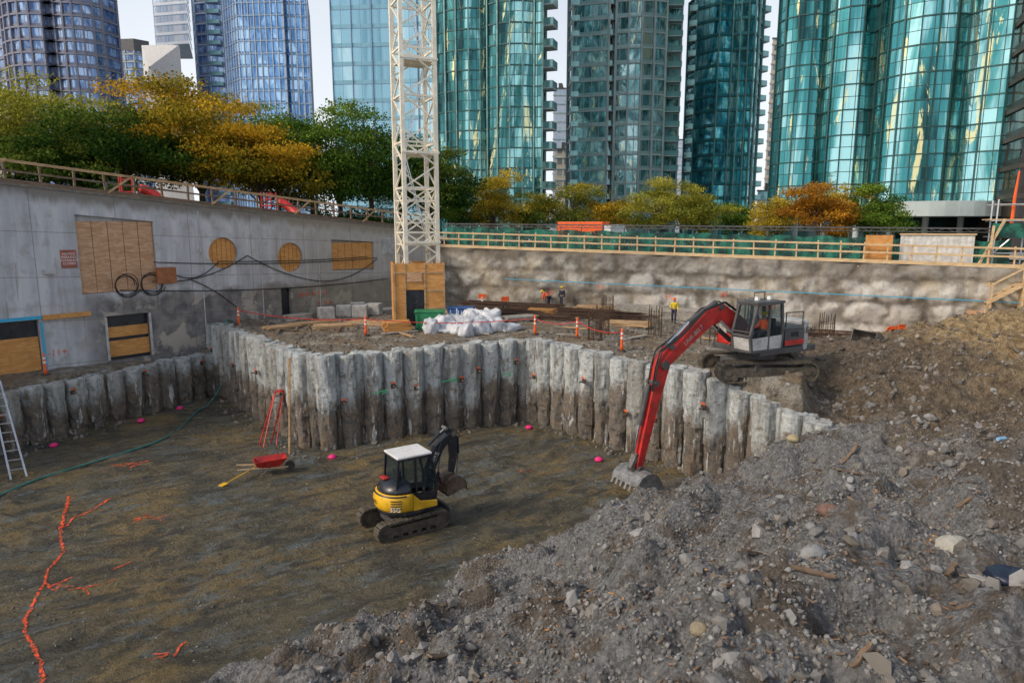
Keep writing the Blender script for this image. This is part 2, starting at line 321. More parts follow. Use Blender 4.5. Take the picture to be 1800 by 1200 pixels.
def leaf_mat():
    t=NT('foliage'); at=t.n('ShaderNodeAttribute',attribute_name='Col'); d=t.n('ShaderNodeBsdfDiffuse'); tr=t.n('ShaderNodeBsdfTranslucent'); mx=t.n('ShaderNodeMixShader')
    n=t.noise(t.pos(),.7,3); c=t.mix(t.math('MULTIPLY',t.ramp(n,.42,.7),.4),at.outputs['Color'],(.02,.035,.01))
    t.l(c,d.inputs[0]); t.l(c,tr.inputs[0]); mx.inputs[0].default_value=.45; t.l(d.outputs[0],mx.inputs[1]); t.l(tr.outputs[0],mx.inputs[2]); t.l(mx.outputs[0],t.out.inputs[0]); return t.m
LEAF=leaf_mat()
def clearglass(name,c=(.03,.05,.06),mixf=.7):
    t=NT(name); n=t.noise(t.objc(),2,4); t.fin(t.mix(n,c,tuple(x*1.6 for x in c)),.06,0,None)
    tr=t.n('ShaderNodeBsdfTransparent'); tr.inputs[0].default_value=(.72,.8,.82,1); mx=t.n('ShaderNodeMixShader'); mx.inputs[0].default_value=mixf
    t.l(t.b.outputs[0],mx.inputs[1]); t.l(tr.outputs[0],mx.inputs[2]); t.l(mx.outputs[0],t.out.inputs[0]); return t.m
CGL=clearglass('cab_glass')
def net_mat():
    t=NT('green_netting'); p=t.pos(); n=t.noise(p,1.2,6,.6); t.fin(t.mix(t.ramp(n,.4,.6),(.008,.045,.04),(.02,.17,.12)),.8)
    w_=t.math('GREATER_THAN',t.noise(p,14,2),.64); tr=t.n('ShaderNodeBsdfTransparent'); mx=t.n('ShaderNodeMixShader'); t.l(w_,mx.inputs[0])
    t.l(t.b.outputs[0],mx.inputs[1]); t.l(tr.outputs[0],mx.inputs[2]); t.l(mx.outputs[0],t.out.inputs[0]); return t.m
NET=net_mat()
def facade(name,cols,frame,pw=1.3,ph=3.0,fw=.06,sp=.0,spc=(.1,.1,.1),metal=.6,tilt=.05,rough=.07,ls=.12,warm_refl=None,vs_=.1,wth=.56):
    t=NT(name); uv=t.n('ShaderNodeUVMap').outputs[0]; s=t.sep(uv)
    u=t.math('DIVIDE',s[0],pw); v=t.math('DIVIDE',s[1],ph)
    cb=t.n('ShaderNodeCombineXYZ'); t.l(t.math('FLOOR',u),cb.inputs[0]); t.l(t.math('FLOOR',v),cb.inputs[1])
    wn=t.n('ShaderNodeTexWhiteNoise',noise_dimensions='3D'); t.l(cb.outputs[0],wn.inputs[0])
    r=wn.outputs[0]
    refl_n=t.noise(t.mapping(uv,(1,vs_,1)),ls*1.6,5,.6,1.4)
    f=t.math('ADD',t.math('MULTIPLY',r,.25),t.math('MULTIPLY_ADD',refl_n,3.4,-1.3),clamp=True)
    c=t.mix(t.ramp(f,.1,.45),cols[0],cols[1]); c=t.mix(t.ramp(f,.5,.85),c,cols[2])  # dark to bright streaks: sky reflections painted into the pane colour
    if warm_refl: c=t.mix(t.math('MULTIPLY',t.ramp(t.noise(t.mapping(uv,(1.4,.22,1)),.2,6,.7,2.6),wth,wth+.05),.85),c,warm_refl)  # warm reflections painted over the glass colour in stretched patches
    fu=t.math('FRACT',u); fv=t.math('FRACT',v)
    m=t.math('MAXIMUM',t.math('LESS_THAN',fu,fw/pw),t.math('LESS_THAN',fv,fw/ph))
    if sp>0:
        spm=t.math('LESS_THAN',fv,sp); c=t.mix(spm,c,spc); rg=t.math('MULTIPLY_ADD',spm,.3,rough)
    else: rg=rough
    c=t.mix(m,c,frame)
    mt=t.math('MULTIPLY',t.math('SUBTRACT',1,m),metal)
    nn=t.vmath('SUBTRACT',wn.outputs[1],(.5,.5,.5)); sc_=t.n('ShaderNodeVectorMath',operation='SCALE'); t.l(nn,sc_.inputs[0]); sc_.inputs[3].default_value=tilt
    g=t.n('ShaderNodeNewGeometry').outputs['Normal']; nr=t.vmath('NORMALIZE',t.vmath('ADD',g,sc_.outputs[0]))
    nb=t.bump(t.noise(uv,.35,2,.5,1.5),.25,.12,nr)
    return t.fin(c,rg,mt,nb)
# ------------------------------------------------------------------ ground
def axis(segs):
    a=[]
    for s,e,d in segs: a+=list(np.arange(s,e,d))
    return np.array(a+[segs[-1][1]])
ax=axis([(-42,-27,.6),(-27,-10,.16),(-10,14,.10),(14,30,.18),(30,50,.6)]); ay=axis([(-25,3,.8),(3,14,.075),(14,30,.12),(30,46,.2),(46,70,.35)])
X,Y=np.meshgrid(ax,ay); Z=height(X,Y)
V=np.stack([X,Y,Z],-1).reshape(-1,3); nx=len(ax);ny=len(ay)
idx=np.arange(nx*ny).reshape(ny,nx); F=np.stack([idx[:-1,:-1],idx[:-1,1:],idx[1:,1:],idx[1:,:-1]],-1).reshape(-1,4)
cx=V[F].mean(1)
lb=(cx[:,0]-L0.x)*LN.x+(cx[:,1]-L0.y)*LN.y; rb=(cx[:,0]-K.x)*RN.x+(cx[:,1]-K.y)*RN.y
F=F[(lb<.45)&(rb<.45)]
sd=sdist(X,Y).reshape(-1); bd=bankd(X,Y).reshape(-1)
outw=np.clip(sd/.4,0,1)*1.0; bw=sst(-.4,.7,bd+ .8*(fbm(X*1.3,Y*1.3,3,30).reshape(-1)-.5))
xf=X.reshape(-1); yf=Y.reshape(-1); nzb=(fbm(X*.35,Y*.35,4,33).reshape(-1)-.5)*9
soft=sst(14,25,yf+nzb+.25*(xf-14))
left=outw*(1-sst(11.5,13.5,xf)); rightw=sst(10.5,14,xf+nzb*.25)*soft
colr=np.stack([np.zeros_like(bw),bw,np.clip(np.maximum(left,rightw),0,1)],-1)
me=npmesh('ground',V,F,[GROUND],True,colr); g=mkobj('ground',me); g['kind']='structure'
def strip(mb,a0,a1,b0,b1,dz,n=30,f=RWp,ft=rtop,mi=0):
    A=np.linspace(a0,a1,n); vs=[];fs=[]
    for a in A:
        za=ft(max(-20,min(60,a)))
        vs.append(f(a,b0,za+dz)); vs.append(f(a,b1,za+dz))
    for i in range(n-1): fs.append((2*i,2*i+2,2*i+3,2*i+1))
    mb.add(vs,fs,mi)
b=MB()
strip(b,-60,120,.4,2600,-.16,40); b.add([RWp(-3000,.4,3),RWp(-60,.4,4.5),RWp(-60,2600,4.5),RWp(-3000,2600,3)],[(0,1,2,3)]); b.add([RWp(120,.4,3),RWp(3000,.4,3),RWp(3000,2600,3),RWp(120,2600,3)],[(0,1,2,3)])
b.obj('ground.001',PAVE,kind='structure')
b=MB(); strip(b,-40,110,5,15,-.15); b.obj('road',ASPH,kind='structure')
b=MB(); 
for (b0,b1) in((.2,5),(15,21)): strip(b,-40,110,b0,b1,0)
b.obj('pavement',PAVE,kind='structure')
b=MB(); 
for i in range(24): 
    a=-20+i*4; b.add([RWp(a,9.9,rtop(a)-.145),RWp(a+2,9.9,rtop(a+2)-.145),RWp(a+2,10.05,rtop(a+2)-.145),RWp(a,10.05,rtop(a)-.145)],[(0,1,2,3)])
b.obj('road_marking',WHITE,kind='structure')
b=MB(); strip(b,-50,31.2,.4,55,.0,20,LWp,lambda s:ltop(s)-.1 ); b.obj('plaza_lawn',GRASS,kind='structure')
# ------------------------------------------------------------------ piles
def pile_mesh(seed,L,r0=.5):
    n=26;m=48; vs=[];fs=[]; rr=random.Random(seed); brk=rr.uniform(.38,.72); off=rr.uniform(0,99); tilt=rr.uniform(-.06,.06)
    A=np.linspace(0,2*np.pi,n,endpoint=False); ca=np.cos(A);sa=np.sin(A)
    for i in range(m+1):
        t=i/m; z=-L*t
        nn=fbm(ca*1.0+off,sa*1.0+z*.4+off,4,seed)-.5; n2=fbm(ca*2.6+off,sa*2.6+z*1.5,3,seed+5)-.5; n3=vn(ca*7+off,sa*7+z*6,seed+9)-.5
        sq=1/np.maximum(np.abs(ca),np.abs(sa))**.2
        edge=brk+.14*n2
        r=r0*sq*np.where(t<edge,1.0,.88)+.16*nn+.14*n2+.06*n3
        if i==0: r=r*.95
        for k in range(n):
            zz=z+(.12*n2[k]+tilt*ca[k] if i<2 else 0)
            vs.append((r[k]*ca[k],r[k]*sa[k],zz))
    for i in range(m):
        for k in range(n):
            k2=(k+1)%n; fs.append((i*n+k,(i+1)*n+k,(i+1)*n+k2,i*n+k2))
    vs.append((0,0,.0)); c=len(vs)-1
    for k in range(n): fs.append((k,(k+1)%n,c))
    me=bpy.data.meshes.new('concrete_pile'); me.from_pydata(vs,[],fs); me.materials.append(PILE); me.update(); return me
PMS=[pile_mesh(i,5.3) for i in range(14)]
def pilewall(A,B,ztop,label,sp=.53):
    A=Vector(A);B=Vector(B);L=(B-A).length;n=int(L/sp); w=thing('shoring_wall',label,'retaining wall',(A.x,A.y,ztop(0)-5)); ang=math.atan2((B-A).y,(B-A).x); d=(B-A).normalized(); bk=Vector((-d.y,d.x))
    for i in range(n+1):
        odd=i%2; p=A.lerp(B,i/n)+bk*(.27 if odd else -.04); t=i/n; z=ztop(t)
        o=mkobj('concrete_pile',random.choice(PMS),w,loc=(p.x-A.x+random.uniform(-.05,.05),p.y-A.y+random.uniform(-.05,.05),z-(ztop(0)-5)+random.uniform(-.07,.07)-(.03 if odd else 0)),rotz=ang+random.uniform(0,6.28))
        s=random.uniform(.7,.8) if odd else random.uniform(.88,1.02); o.scale=(s,s,1)
    return w
pilewall((-33,10.8),(-19.0,42.0),lambda t:-1.15-.6*t+.0,'low row of rough concrete piles edging the pit ledge')
pilewall((-18.9,42.9),(-9.6,31.8),lambda t:.06,'tall rough grey concrete pile wall below the platform')
pilewall((-8.8,31.7),(.6,36.7),lambda t:.04,'tall streaked concrete pile wall under the crane platform')
pilewall((1.2,36.6),(11.5,23.5),lambda t:.06-.1*t-1.0*max(0,t-.65)/.35,'concrete pile wall running below the red excavator')
ap=thing('anchor_plate','small orange tagged steel anchor on pile wall','anchor',(0,0,-50),group='anchors on the pile wall')
MB().box((0,0,0),(.22,.06,.2)).obj('plate',RUST,ap); MB().cyl((0,.05,0),(0,-.3,0),.04).obj('bolt',STEEL,ap); MB().box((0,-.045,.17),(.22,.02,.07),(0,.3,0)).obj('tag',ORG,ap)
segs=[((-32,13),(-19.0,42.0),-2.3,9),((-18.9,42.9),(-9.6,31.8),-1.9,4),((-8.8,31.7),(.6,36.7),-1.7,6),((1.2,36.6),(9.4,25.9),-1.8,5)]
first=True
for A,B,z,n in segs:
    A=Vector(A);B=Vector(B);d=(B-A).normalized();nr=Vector((d.y,-d.x))
    for i in range(n):
        p=A.lerp(B,(i+random.uniform(.2,.8))/n)+nr*.58; loc=(p.x,p.y,z+random.uniform(-.7,.6)); rz=math.atan2(d.y,d.x)
        if first: ap.location=loc; ap.rotation_euler=(0,0,rz); first=False
        else: clone(ap,loc,rz)
for (x,y,z,L) in((-6.4,32.4,-1.9,.7),(-3.2,34.1,-1.7,.8),(-.3,35.6,-1.7,.5),(5.0,31.3,-2.0,.5),(-13,36.3,-2.0,.5)):
    b=MB(); b.beam((-L/2,0,0),(L/2,0,.1),.02,.045); b.beam((L*.1,0,-.08),(L/2,0,.02),.02,.04); b.obj('spray_mark',GMARK,loc=(x,y-.14,z),rotz=.49 if x>-9 and x<1 else -.9,label='green sprayed survey line on concrete piles',category='spray mark',group='green spray marks')
# ------------------------------------------------------------------ left concrete wall
LA=math.atan2(LD.y,LD.x)
lw=thing('concrete_wall','tall weathered concrete wall with boarded openings beside the pit','wall',(L0.x,L0.y,0),LA)
s0,s1=-20,31.4
b=MB(); b.prism([(s0,-2.6),(s1,-2.6),(s1,ltop(s1)),(s0,ltop(s0))],0,.8)
wall=b.obj('wall_panel',CONC,lw)
cut=MB()
rects=[(4.1,8.2,2.4,2.4,6.35,6.7),(20.8,24.8,2.9,2.75,4.9,5.15),(-4.5,1.9,-1.5,-1.5,1.25,1.25),(5.15,7.5,-1.5,-1.5,1.08,1.08),(16.4,17.2,-.15,-.15,1.86,1.86)]
for a,c_,z0,z1,z2,z3 in rects: cut.prism([(a,z0),(c_,z1),(c_,z2),(a,z3)],-.5,.35)
for cs,cz,r in((12.4,4.4,.98),(17.3,3.97,1.0)):
    cut.prism([(cs+r*math.cos(k*math.pi/20),cz+r*math.sin(k*math.pi/20)) for k in range(40)],-.5,.35)
co=cut.obj('cutter',CONC,lw)
import bmesh
for o in(wall,co):
    bm=bmesh.new(); bm.from_mesh(o.data); bmesh.ops.recalc_face_normals(bm,faces=bm.faces); bm.to_mesh(o.data); bm.free()
md=wall.modifiers.new('c','BOOLEAN'); md.object=co; md.solver='EXACT'
bpy.context.view_layer.update(); dg=bpy.context.evaluated_depsgraph_get()
nm=bpy.data.meshes.new_from_object(wall.evaluated_get(dg)); wall.modifiers.clear(); wall.data=nm; bpy.data.objects.remove(co)
def boards(a,c_,z0,z1,mat,n,y=.2,name='window_board'):
    b=MB(); w_=(c_-a)/n
    for i in range(n): b.box((a+w_*(i+.5),y+random.uniform(-.012,.012),(z0+z1)/2),(w_-.03,.04,z1-z0))
    return b.obj(name,mat,lw)
boards(4.12,8.18,2.42,6.34,PLYP,5); boards(20.82,24.78,2.92,4.88,PLY,6)
b=MB()
for i in range(2): b.box((6.32,.2,-1.45+.62+i*.95),(2.3,.05,.92 if i==0 else .6))
b.obj('window_board',PLY,lw); MB().box((6.32,.28,-.2),(2.34,.03,2.5)).obj('opening_backing',BLK,lw)
b=MB(); b.box((-1.3,.2,-.55),(6.3,.05,1.8)); b.obj('window_board',PLY,lw); MB().box((-1.3,.3,-.1),(6.36,.03,2.7)).obj('opening_backing',BLK,lw)
MB().box((16.8,.3,.85),(.78,.03,1.98)).obj('doorway',BLK,lw)
for cs,cz,r in((12.4,4.4,.96),(17.3,3.97,.98)):
    b=MB(); n=6
    for i in range(n):
        xa=-r+2*r*i/n; xb=xa+2*r/n-.03
        ts=np.linspace(xa,xb,5)
        pr=[(cs+q,cz-math.sqrt(max(0,r*r-q*q))) for q in ts]+[(cs+q,cz+math.sqrt(max(0,r*r-q*q))) for q in ts[::-1]]
        b.prism(pr,.18,.22)
    b.obj('round_window_board',PLY,lw)
for xx in(5.12,7.53): MB().box((xx,-.03,-.2),(.12,.1,2.5)).obj('window_frame',GREYP,lw)
b=MB(); b.box((-1.0,-.06,1.36),(6.2,.08,.16)); b.obj('tape_strip',TAPE,lw); MB().box((3.2,-.12,1.34),(2.3,.2,.24)).obj('timber_lintel',PLY,lw); MB().box((2.0,-.06,-.2),(.1,.06,2.6)).obj('tape_strip',TAPE,lw)
def sag(p,q,s,n=10): return [Vector(p).lerp(Vector(q),i/n)-Vector((0,0,s*4*(i/n)*(1-i/n))) for i in range(n+1)]
for k,pts in enumerate([sag((8,-.1,4.0),(25,-.1,3.7),.25),sag((7.8,-.12,2.9),(14,-.1,4.2),.55),sag((14,-.12,4.2),(19.5,-.12,2.2),.3),sag((19.5,-.12,2.2),(25,-.12,3.6),.5),sag((6,-.12,2.5),(26,-.12,2.0),.35),sag((10,-.1,2.9),(13,-.1,.9),-.2),sag((9,-.12,3.3),(12,-.12,3.9),.6),sag((12,-.12,3.9),(24,-.1,3.8),.12)]):
    MB().tube(pts,.03,6).obj('cable',CAB,lw)
for cs in(6.3,7.7):
    b=MB(); P=[]
    for q in range(75): a=q*.25; rr_=.52+.012*q*.2+.03*math.sin(q*.6); P.append((cs+.002*q+rr_*math.cos(a),-.08-.001*q,2.75+rr_*math.sin(a)))
    b.tube(P,.025,6); b.obj('cable_coil',CAB,lw)
MB().box((8.6,-.2,3.2),(1.1,.3,.95)).obj('junction_box',PM('brown_box',(.35,.13,.05),.7),lw,bevel=.02)
MB().box((3.6,-.03,4.35),(.75,.05,.95)).obj('notice_board',PM('maroon_sign',(.36,.10,.07),.6),lw)
MB().box((2.6,-.12,3.7),(.5,.2,.25)).obj('wall_lamp',GREYP,lw)
for s_ in(10.9,15,19.6): MB().cyl((s_,-.03,-1),(s_,-.03,ltop(s_)-.3),.04,n=8).obj('pipe',GREYP,lw)
TX=[]
def text(body,size,parent,loc,rot,mat,name='lettering',ext=.004,ax='CENTER'):
    c=bpy.data.curves.new(name,'FONT'); c.body=body; c.size=size; c.extrude=ext; c.align_x=ax; c.align_y='CENTER'; c.materials.append(mat)
    o=bpy.data.objects.new(name,c); COL.objects.link(o); o.parent=parent; o.location=loc; o.rotation_euler=rot; TX.append((o,mat)); return o
text('NOTICE\nPARKING\nENTRANCE\nCLOSED',.17,lw,(3.6,-.065,4.35),(R(90),0,0),REFL)
text('-11+',.5,lw,(2.6,-.02,-.6),(R(90),0,0),SPRAY); text('40 45 40 X 15',.42,lw,(19,-.02,1.3),(R(90),0,0),SPRAY); text('X X 4',.5,lw,(20,-.02,.6),(R(90),0,0),SPRAY)
b=MB()
for i in range(9): b.box((26.2,-.06,4.0+i*.14),(1.2,.08,.05))
b.box((26.2,-.02,4.55),(1.3,.03,1.3)); b.obj('louvre_vent',GREYP,lw)
b=MB(); b.prism([(s0,ltop(s0)),(s1,ltop(s1)),(s1,ltop(s1)+.12),(s0,ltop(s0)+.12)],-.06,.86); b.obj('coping',PM('stained_coping',(.2,.18,.15),.9,dirt=.4),lw)
gf=thing('timber_guard_rail','weathered timber guard rail along top of concrete wall','fence',(L0.x,L0.y,0),LA)
posts=MB().box((0,0,.6),(.1,.1,1.2)); pm=posts.obj('post',TIMD,gf,loc=(-8,.4,ltop(-8)+.1))
for i in range(1,26):
    s=-8+i*1.55; p=mkobj('post',pm.data,gf,loc=(s,.4,ltop(s)+.1)); p.rotation_euler=(random.uniform(-.04,.04),random.uniform(-.05,.05),0)
for h,wd in((1.15,.14),(.65,.1),(.15,.2)):
    MB().beam((-9,.34,ltop(-9)+.1+h),(31,.34,ltop(31)+.1+h),.05,wd).obj('rail',TIMB if h>1 else TIMD,gf)
for i in range(6): s=-6+i*6; MB().beam((s,.28,ltop(s)+.2),(s+1.4,.28,ltop(s)+1.2),.05,.1).obj('brace',TIMB,gf)
# ------------------------------------------------------------------ far shotcrete wall
LEN=56; na=420;nh=60
A_,H_=np.meshgrid(np.linspace(0,LEN,na),np.linspace(0,1,nh))
TZ=rtop(A_); ZZ=-2.0+(TZ+2.0)*H_
wz=ZZ+.55*(fbm(A_*.6,ZZ*.6,3,41)-.5)*2*.6; wa=A_+1.6*(fbm(A_*.5+9,ZZ*.7,3,42)-.5)
pv=wz/1.5+10.25; rowi=np.floor(pv); pu=wa/2.4+rowi*.37; jx=vn(np.floor(pu)*3.1,rowi*5.7,50)
fu=np.abs(pu-np.floor(pu)-.5)*2; fv=np.abs(pv-np.floor(pv)-.5)*2
pil=np.clip(1-(fu**3.0),0,1)*np.clip(1-(fv**2.6),0,1)*(.25+.95*jx)
nzz=fbm(A_*1.3,ZZ*1.3,4,40)-.5; nz2=fbm(A_*.5,ZZ*.5,3,44)-.5
B_=-(.2*pil+.4*nzz+.6*nz2)-.35-.35*sst(.2,-1.5,ZZ)
PX=K.x+RD.x*A_+RN.x*B_; PY=K.y+RD.y*A_+RN.y*B_
V=np.stack([PX,PY,ZZ],-1).reshape(-1,3); idx=np.arange(na*nh).reshape(nh,na); F=np.stack([idx[:-1,:-1],idx[:-1,1:],idx[1:,1:],idx[1:,:-1]],-1).reshape(-1,4)
topband=sst(TZ-1.1+.6*nz2,TZ-.25,ZZ)*.6
fall=.5*sst(22,5,A_)
cl=np.stack([np.clip(pil*.75+.24+.6*nz2-fall*.3,0,1).ravel(),np.clip(topband+.2*fall,0,1).ravel(),0*pil.ravel()],-1)
rw=thing('shotcrete_wall','lumpy mottled shotcrete retaining wall behind the pit','retaining wall',(K.x,K.y,0))
me=npmesh('shotcrete_face',V-np.array([K.x,K.y,0]),F,[SHOT],True,cl); mkobj('shotcrete_face',me,rw)
b=MB(); vs=[RWp(0,-.4,rtop(0)),RWp(LEN,-.4,rtop(LEN)),RWp(LEN,.42,rtop(LEN)),RWp(0,.42,rtop(0))]; vs=[v-Vector((K.x,K.y,-.01)) for v in vs]; b.add(vs,[(0,1,2,3)]); b.obj('wall_cap',CBLK,rw)
pts=[RWp(a,-.92,2.0-.012*a)-Vector((K.x,K.y,0)) for a in range(7,50,2)]; MB().tube(pts,.03,5).obj('string_line',TAPE,rw)
RA=math.atan2(RD.y,RD.x)
for s_,a,z in(('1084',27.0,.6),('12',15,1.6),('16',20.2,1.0),('14',24,1.3),('8',11,1.0)):
    p=RWp(a,-.95,z)-Vector((K.x,K.y,0)); text(s_,.6,rw,p,(R(90),0,RA),SPRAY)
rf=thing('lumber_guard_rail','pale lumber guard rail on top of shotcrete wall','fence',(K.x,K.y,0),RA)
p0=MB().box((0,0,.55),(.09,.09,1.5)).obj('post',LUM,rf,loc=(1,-.1,rtop(1)))
for i in range(1,36):
    a=1+i*1.38; p=mkobj('post',p0.data,rf,loc=(a,-.1,rtop(a)+random.uniform(-.08,.12))); p.rotation_euler=(0,random.uniform(-.04,.04),0)
for h,wd in((1.2,.12),(.7,.12),(.12,.22),(-.18,.2)):
    MB().beam((0,-.18,rtop(0)+h),(50,-.18,rtop(50)+h),.05,wd).obj('rail',LUM,rf)
b=MB(); b.beam((0,.25,rtop(0)-.02),(50,.25,rtop(50)-.02),.9,.06); b.obj('walkway_plank',TIMB,rf)
nf=thing('netting_fence','green debris netting fence with dark top rail','fence',(K.x,K.y,0),RA)
b=MB(); n=120; vs=[];fs=[]
for i in range(n+1):
    a=.3+i*.34; y=1.6+.07*math.sin(i*1.1)+.05*math.sin(i*2.7); vs+=[(a,y,rtop(a)+.02),(a,y+.05*math.sin(i*2.9),rtop(a)+1.62+.07*math.sin(i*.8))]
for i in range(n): fs.append((2*i,2*i+2,2*i+3,2*i+1))
b.add(vs,fs); b.obj('netting',NET,nf)
p1=MB().cyl((0,0,0),(0,0,1.95),.035,n=8).obj('post',DGREY,nf,loc=(.3,1.7,rtop(.3)))
for i in range(1,24): a=.3+i*1.75; mkobj('post',p1.data,nf,loc=(a,1.7,rtop(a)))
b=MB(); b.beam((0,1.7,rtop(0)+1.93),(41,1.7,rtop(41)+1.93+.45),.07,.09); b.beam((0,1.7,rtop(0)+1.7),(41,1.7,rtop(41)+1.7+.45),.05,.05)
for i in range(40):
    a=i*1.0; b.beam((a,1.7,rtop(a)+1.7+.011*a),(a+.5,1.7,rtop(a)+1.93+.011*a),.03,.03); b.beam((a+.5,1.7,rtop(a)+1.93+.011*a),(a+1,1.7,rtop(a)+1.7+.011*a),.03,.03)
b.obj('lattice_top_rail',DGREY,nf)
MB().box((0,0,.9),(1.6,.06,1.8)).obj('plywood_sheet',PLY,loc=RWp(33.6,.3,rtop(33)),rotz=RA,label='orange plywood sheet leaning on the guard rail',category='plywood sheet')
h=thing('hoarding','white corrugated hoarding panel behind the rail','hoarding',RWp(37,1.2,rtop(37)),RA)
b=MB(); 
for i in range(26): b.box((-2+i*.16,0.02*(i%2),1.0),(.16,.05,1.8))
b.obj('panel',PM('dusty_white_panel',(.66,.66,.64),.6,dirt=.3),h); MB().box((0,-.05,1.95),(4.3,.12,.1)).obj('top_rail',LUM,h)
sf=thing('scaffold','tubular steel scaffold with timber planks beside hoarding','scaffold',RWp(42,.6,rtop(42)),RA)
for i in range(5):
    for j in range(2): MB().cyl((-2+i*1.8,j*1.6,0),(-2+i*1.8,j*1.6,4.2),.05,n=8).obj('standard',ALU,sf)
for z in(.9,1.9,2.9,3.9):
    for j in range(2): MB().cyl((-2.3,j*1.6,z),(5.6,j*1.6,z),.04,n=8).obj('ledger',ALU,sf)
for i in range(4): MB().cyl((-2+i*1.8,0,.9),(-.2+i*1.8,0,2.9),.03,n=6).obj('brace',ALU,sf)
b=MB()
for k in range(5): b.box((1.6,.1+.32*k,2.98),(8.2,.28,.06))
b.obj('plank',LUM,sf); b=MB(); b.box((1.6,-.12,2.3),(7.6,.03,.9)); b.obj('netting',NET,sf)
for q in(((-3,-.6,-.3),(-1.6,-.3,3.0)),((-2.3,-.5,-.8),(-2.2,-.5,2.6)),((-1.2,-.6,-1),(.6,-.3,2.0))): MB().beam(*q,.13,.13).obj('timber_prop',LUM,sf)
ts=thing('timber_stair','pale timber stair with handrails beside the scaffold','stair',RWp(39.8,-.9,rtop(40)-2.2),RA)
for y in(-.45,.45): MB().beam((-.2,y,.1),(3.2,y,2.4),.06,.24).obj('stringer',LUM,ts); MB().beam((-.2,y,1.1),(3.2,y,3.4),.05,.1).obj('handrail',LUM,ts)
for i in range(8): MB().box((0+i*.42,0,.25+i*.285),(.28,.86,.05)).obj('tread',TIMB,ts)
for i in range(3):
    for y in(-.45,.45): MB().box((i*1.5,y,.75+i*1.0),(.08,.08,1.2)).obj('post',LUM,ts)
for x in(0,1.6,3.1): MB().box((x,0,-.9+x*.35),(.12,.9,2.2+x*.6)).obj('trestle',LUM,ts)
MB().tube([(0,0,0),(0,0,2.4),(.1,0,4.0)],[.12,.09,.05]).obj('orange_marker_pole',ORG,loc=RWp(41.2,2.5,rtop(41)+2.0),label='tall orange pole wrapped in fabric above hoarding',category='pole')

# ------------------------------------------------------------------ towers
def arc(p0,p1,bulge,n=8):
    p0=Vector(p0);p1=Vector(p1);c=(p1-p0).length; h=bulge; r=(c*c/4+h*h)/(2*h); d=(p1-p0)/c; nr=Vector((d.y,-d.x)); ctr=(p0+p1)/2-nr*(r-h)
    a=math.asin(min(1,c/2/r)); 
    if h>c/2: a=math.pi-a
    return [tuple(ctr+nr*(r*math.cos(-a+2*a*i/n))+d*(r*math.sin(-a+2*a*i/n))) for i in range(n)]
def offset(pts,o):
    n=len(pts); out=[]
    for i in range(n):
        a=Vector(pts[i-1][:2]);b_=Vector(pts[i][:2]);c=Vector(pts[(i+1)%n][:2])
        d1=(b_-a).normalized();d2=(c-b_).normalized(); n1=Vector((d1.y,-d1.x));n2=Vector((d2.y,-d2.x)); m=(n1+n2)
        m=m.normalized() if m.length>1e-4 else n1
        out.append(tuple(b_+m*o/max(.5,m.dot(n1))))
    return out
BALG=PM('balcony_glass',(.22,.42,.42),.15,.4,.3,.5,0)
def tower(label,fp,z0,z1,mat,fh=3.0,slab=(.12,.25),slabmat=None,fins=None,finmat=None,bal=None,balmat=None,roofh=2.0,every=1,name='glass_tower'):
    cxx=sum(p[0] for p in fp)/len(fp); cyy=sum(p[1] for p in fp)/len(fp)
    T=thing(name,label,'skyscraper',(cxx,cyy,z0)); L=[(p[0]-cxx,p[1]-cyy) for p in fp]; H=z1-z0; n=len(L)
    me=bpy.data.meshes.new('curtain_wall'); vs=[(x,y,0) for x,y in L]+[(x,y,H) for x,y in L]
    fs=[(i,(i+1)%n,(i+1)%n+n,i+n) for i in range(n)]; me.from_pydata(vs,[],fs); uvl=me.uv_layers.new(name='UVMap'); per=0;dat=[]
    for i in range(n):
        l=(Vector(L[(i+1)%n])-Vector(L[i])).length; dat+=[per,0,per+l,0,per+l,H,per,H]; per+=l
    uvl.data.foreach_set('uv',dat); me.materials.append(mat); me.update(); mkobj('curtain_wall',me,T)
    if slab:
        b=MB(); o=offset(L,slab[0]); k=0
        while k*fh*every<H: b.slab(o,k*fh*every-slab[1]/2,k*fh*every+slab[1]/2); k+=1
        b.obj('floor_band',slabmat or DGREY,T)
    if fins:
        b=MB(); 
        for i in range(n):
            a=Vector(L[i]);c=Vector(L[(i+1)%n]); l=(c-a).length; m=max(1,int(l/fins[0])); d=(c-a)/l; nr=Vector((d.y,-d.x)); ang=math.atan2(d.y,d.x)
            for q in range(m): p=a.lerp(c,q/m)+nr*fins[1]/2; b.box((p.x,p.y,H/2),(fins[2],fins[1],H),(0,0,ang))
        b.obj('vertical_fin',finmat or slabmat or DGREY,T)
    b=MB(); b.slab(offset(L,-1.5),H,H+roofh); b.slab(offset(L,.2),H-.3,H+.1); b.obj('roof',DGREY,T)
    if bal:
        for (x,y,w_,dp,ang,f0,f1) in bal:
            bb=MB(); bb.box((0,0,0),(w_,dp,.18)); bb.box((0,-dp/2+.03,.6),(w_,.05,1.0),mi=1); bb.box((-w_/2+.03,0,.6),(.05,dp,1.0),mi=1); bb.box((w_/2-.03,0,.6),(.05,dp,1.0),mi=1)
            m=bb.obj('balcony',[balmat or slabmat or WHITE,BALG],T,loc=(x-cxx,y-cyy,f0*fh),rotz=ang)
            for q in range(f0+1,f1): mkobj('balcony',m.data,T,loc=(x-cxx,y-cyy,q*fh),rotz=ang)
    return T
GRF=PM('dark_green_frame',(.03,.09,.085),.4,.3,.3,1,0); GRL=PM('light_green_frame',(.16,.30,.29),.4,.3,.3,1,0); CFR=PM('tower_concrete',(.42,.48,.47),.8,0,.2,.3,.1); BLF=PM('blue_grey_frame',(.22,.31,.43),.5,.3,.2,.3,0)
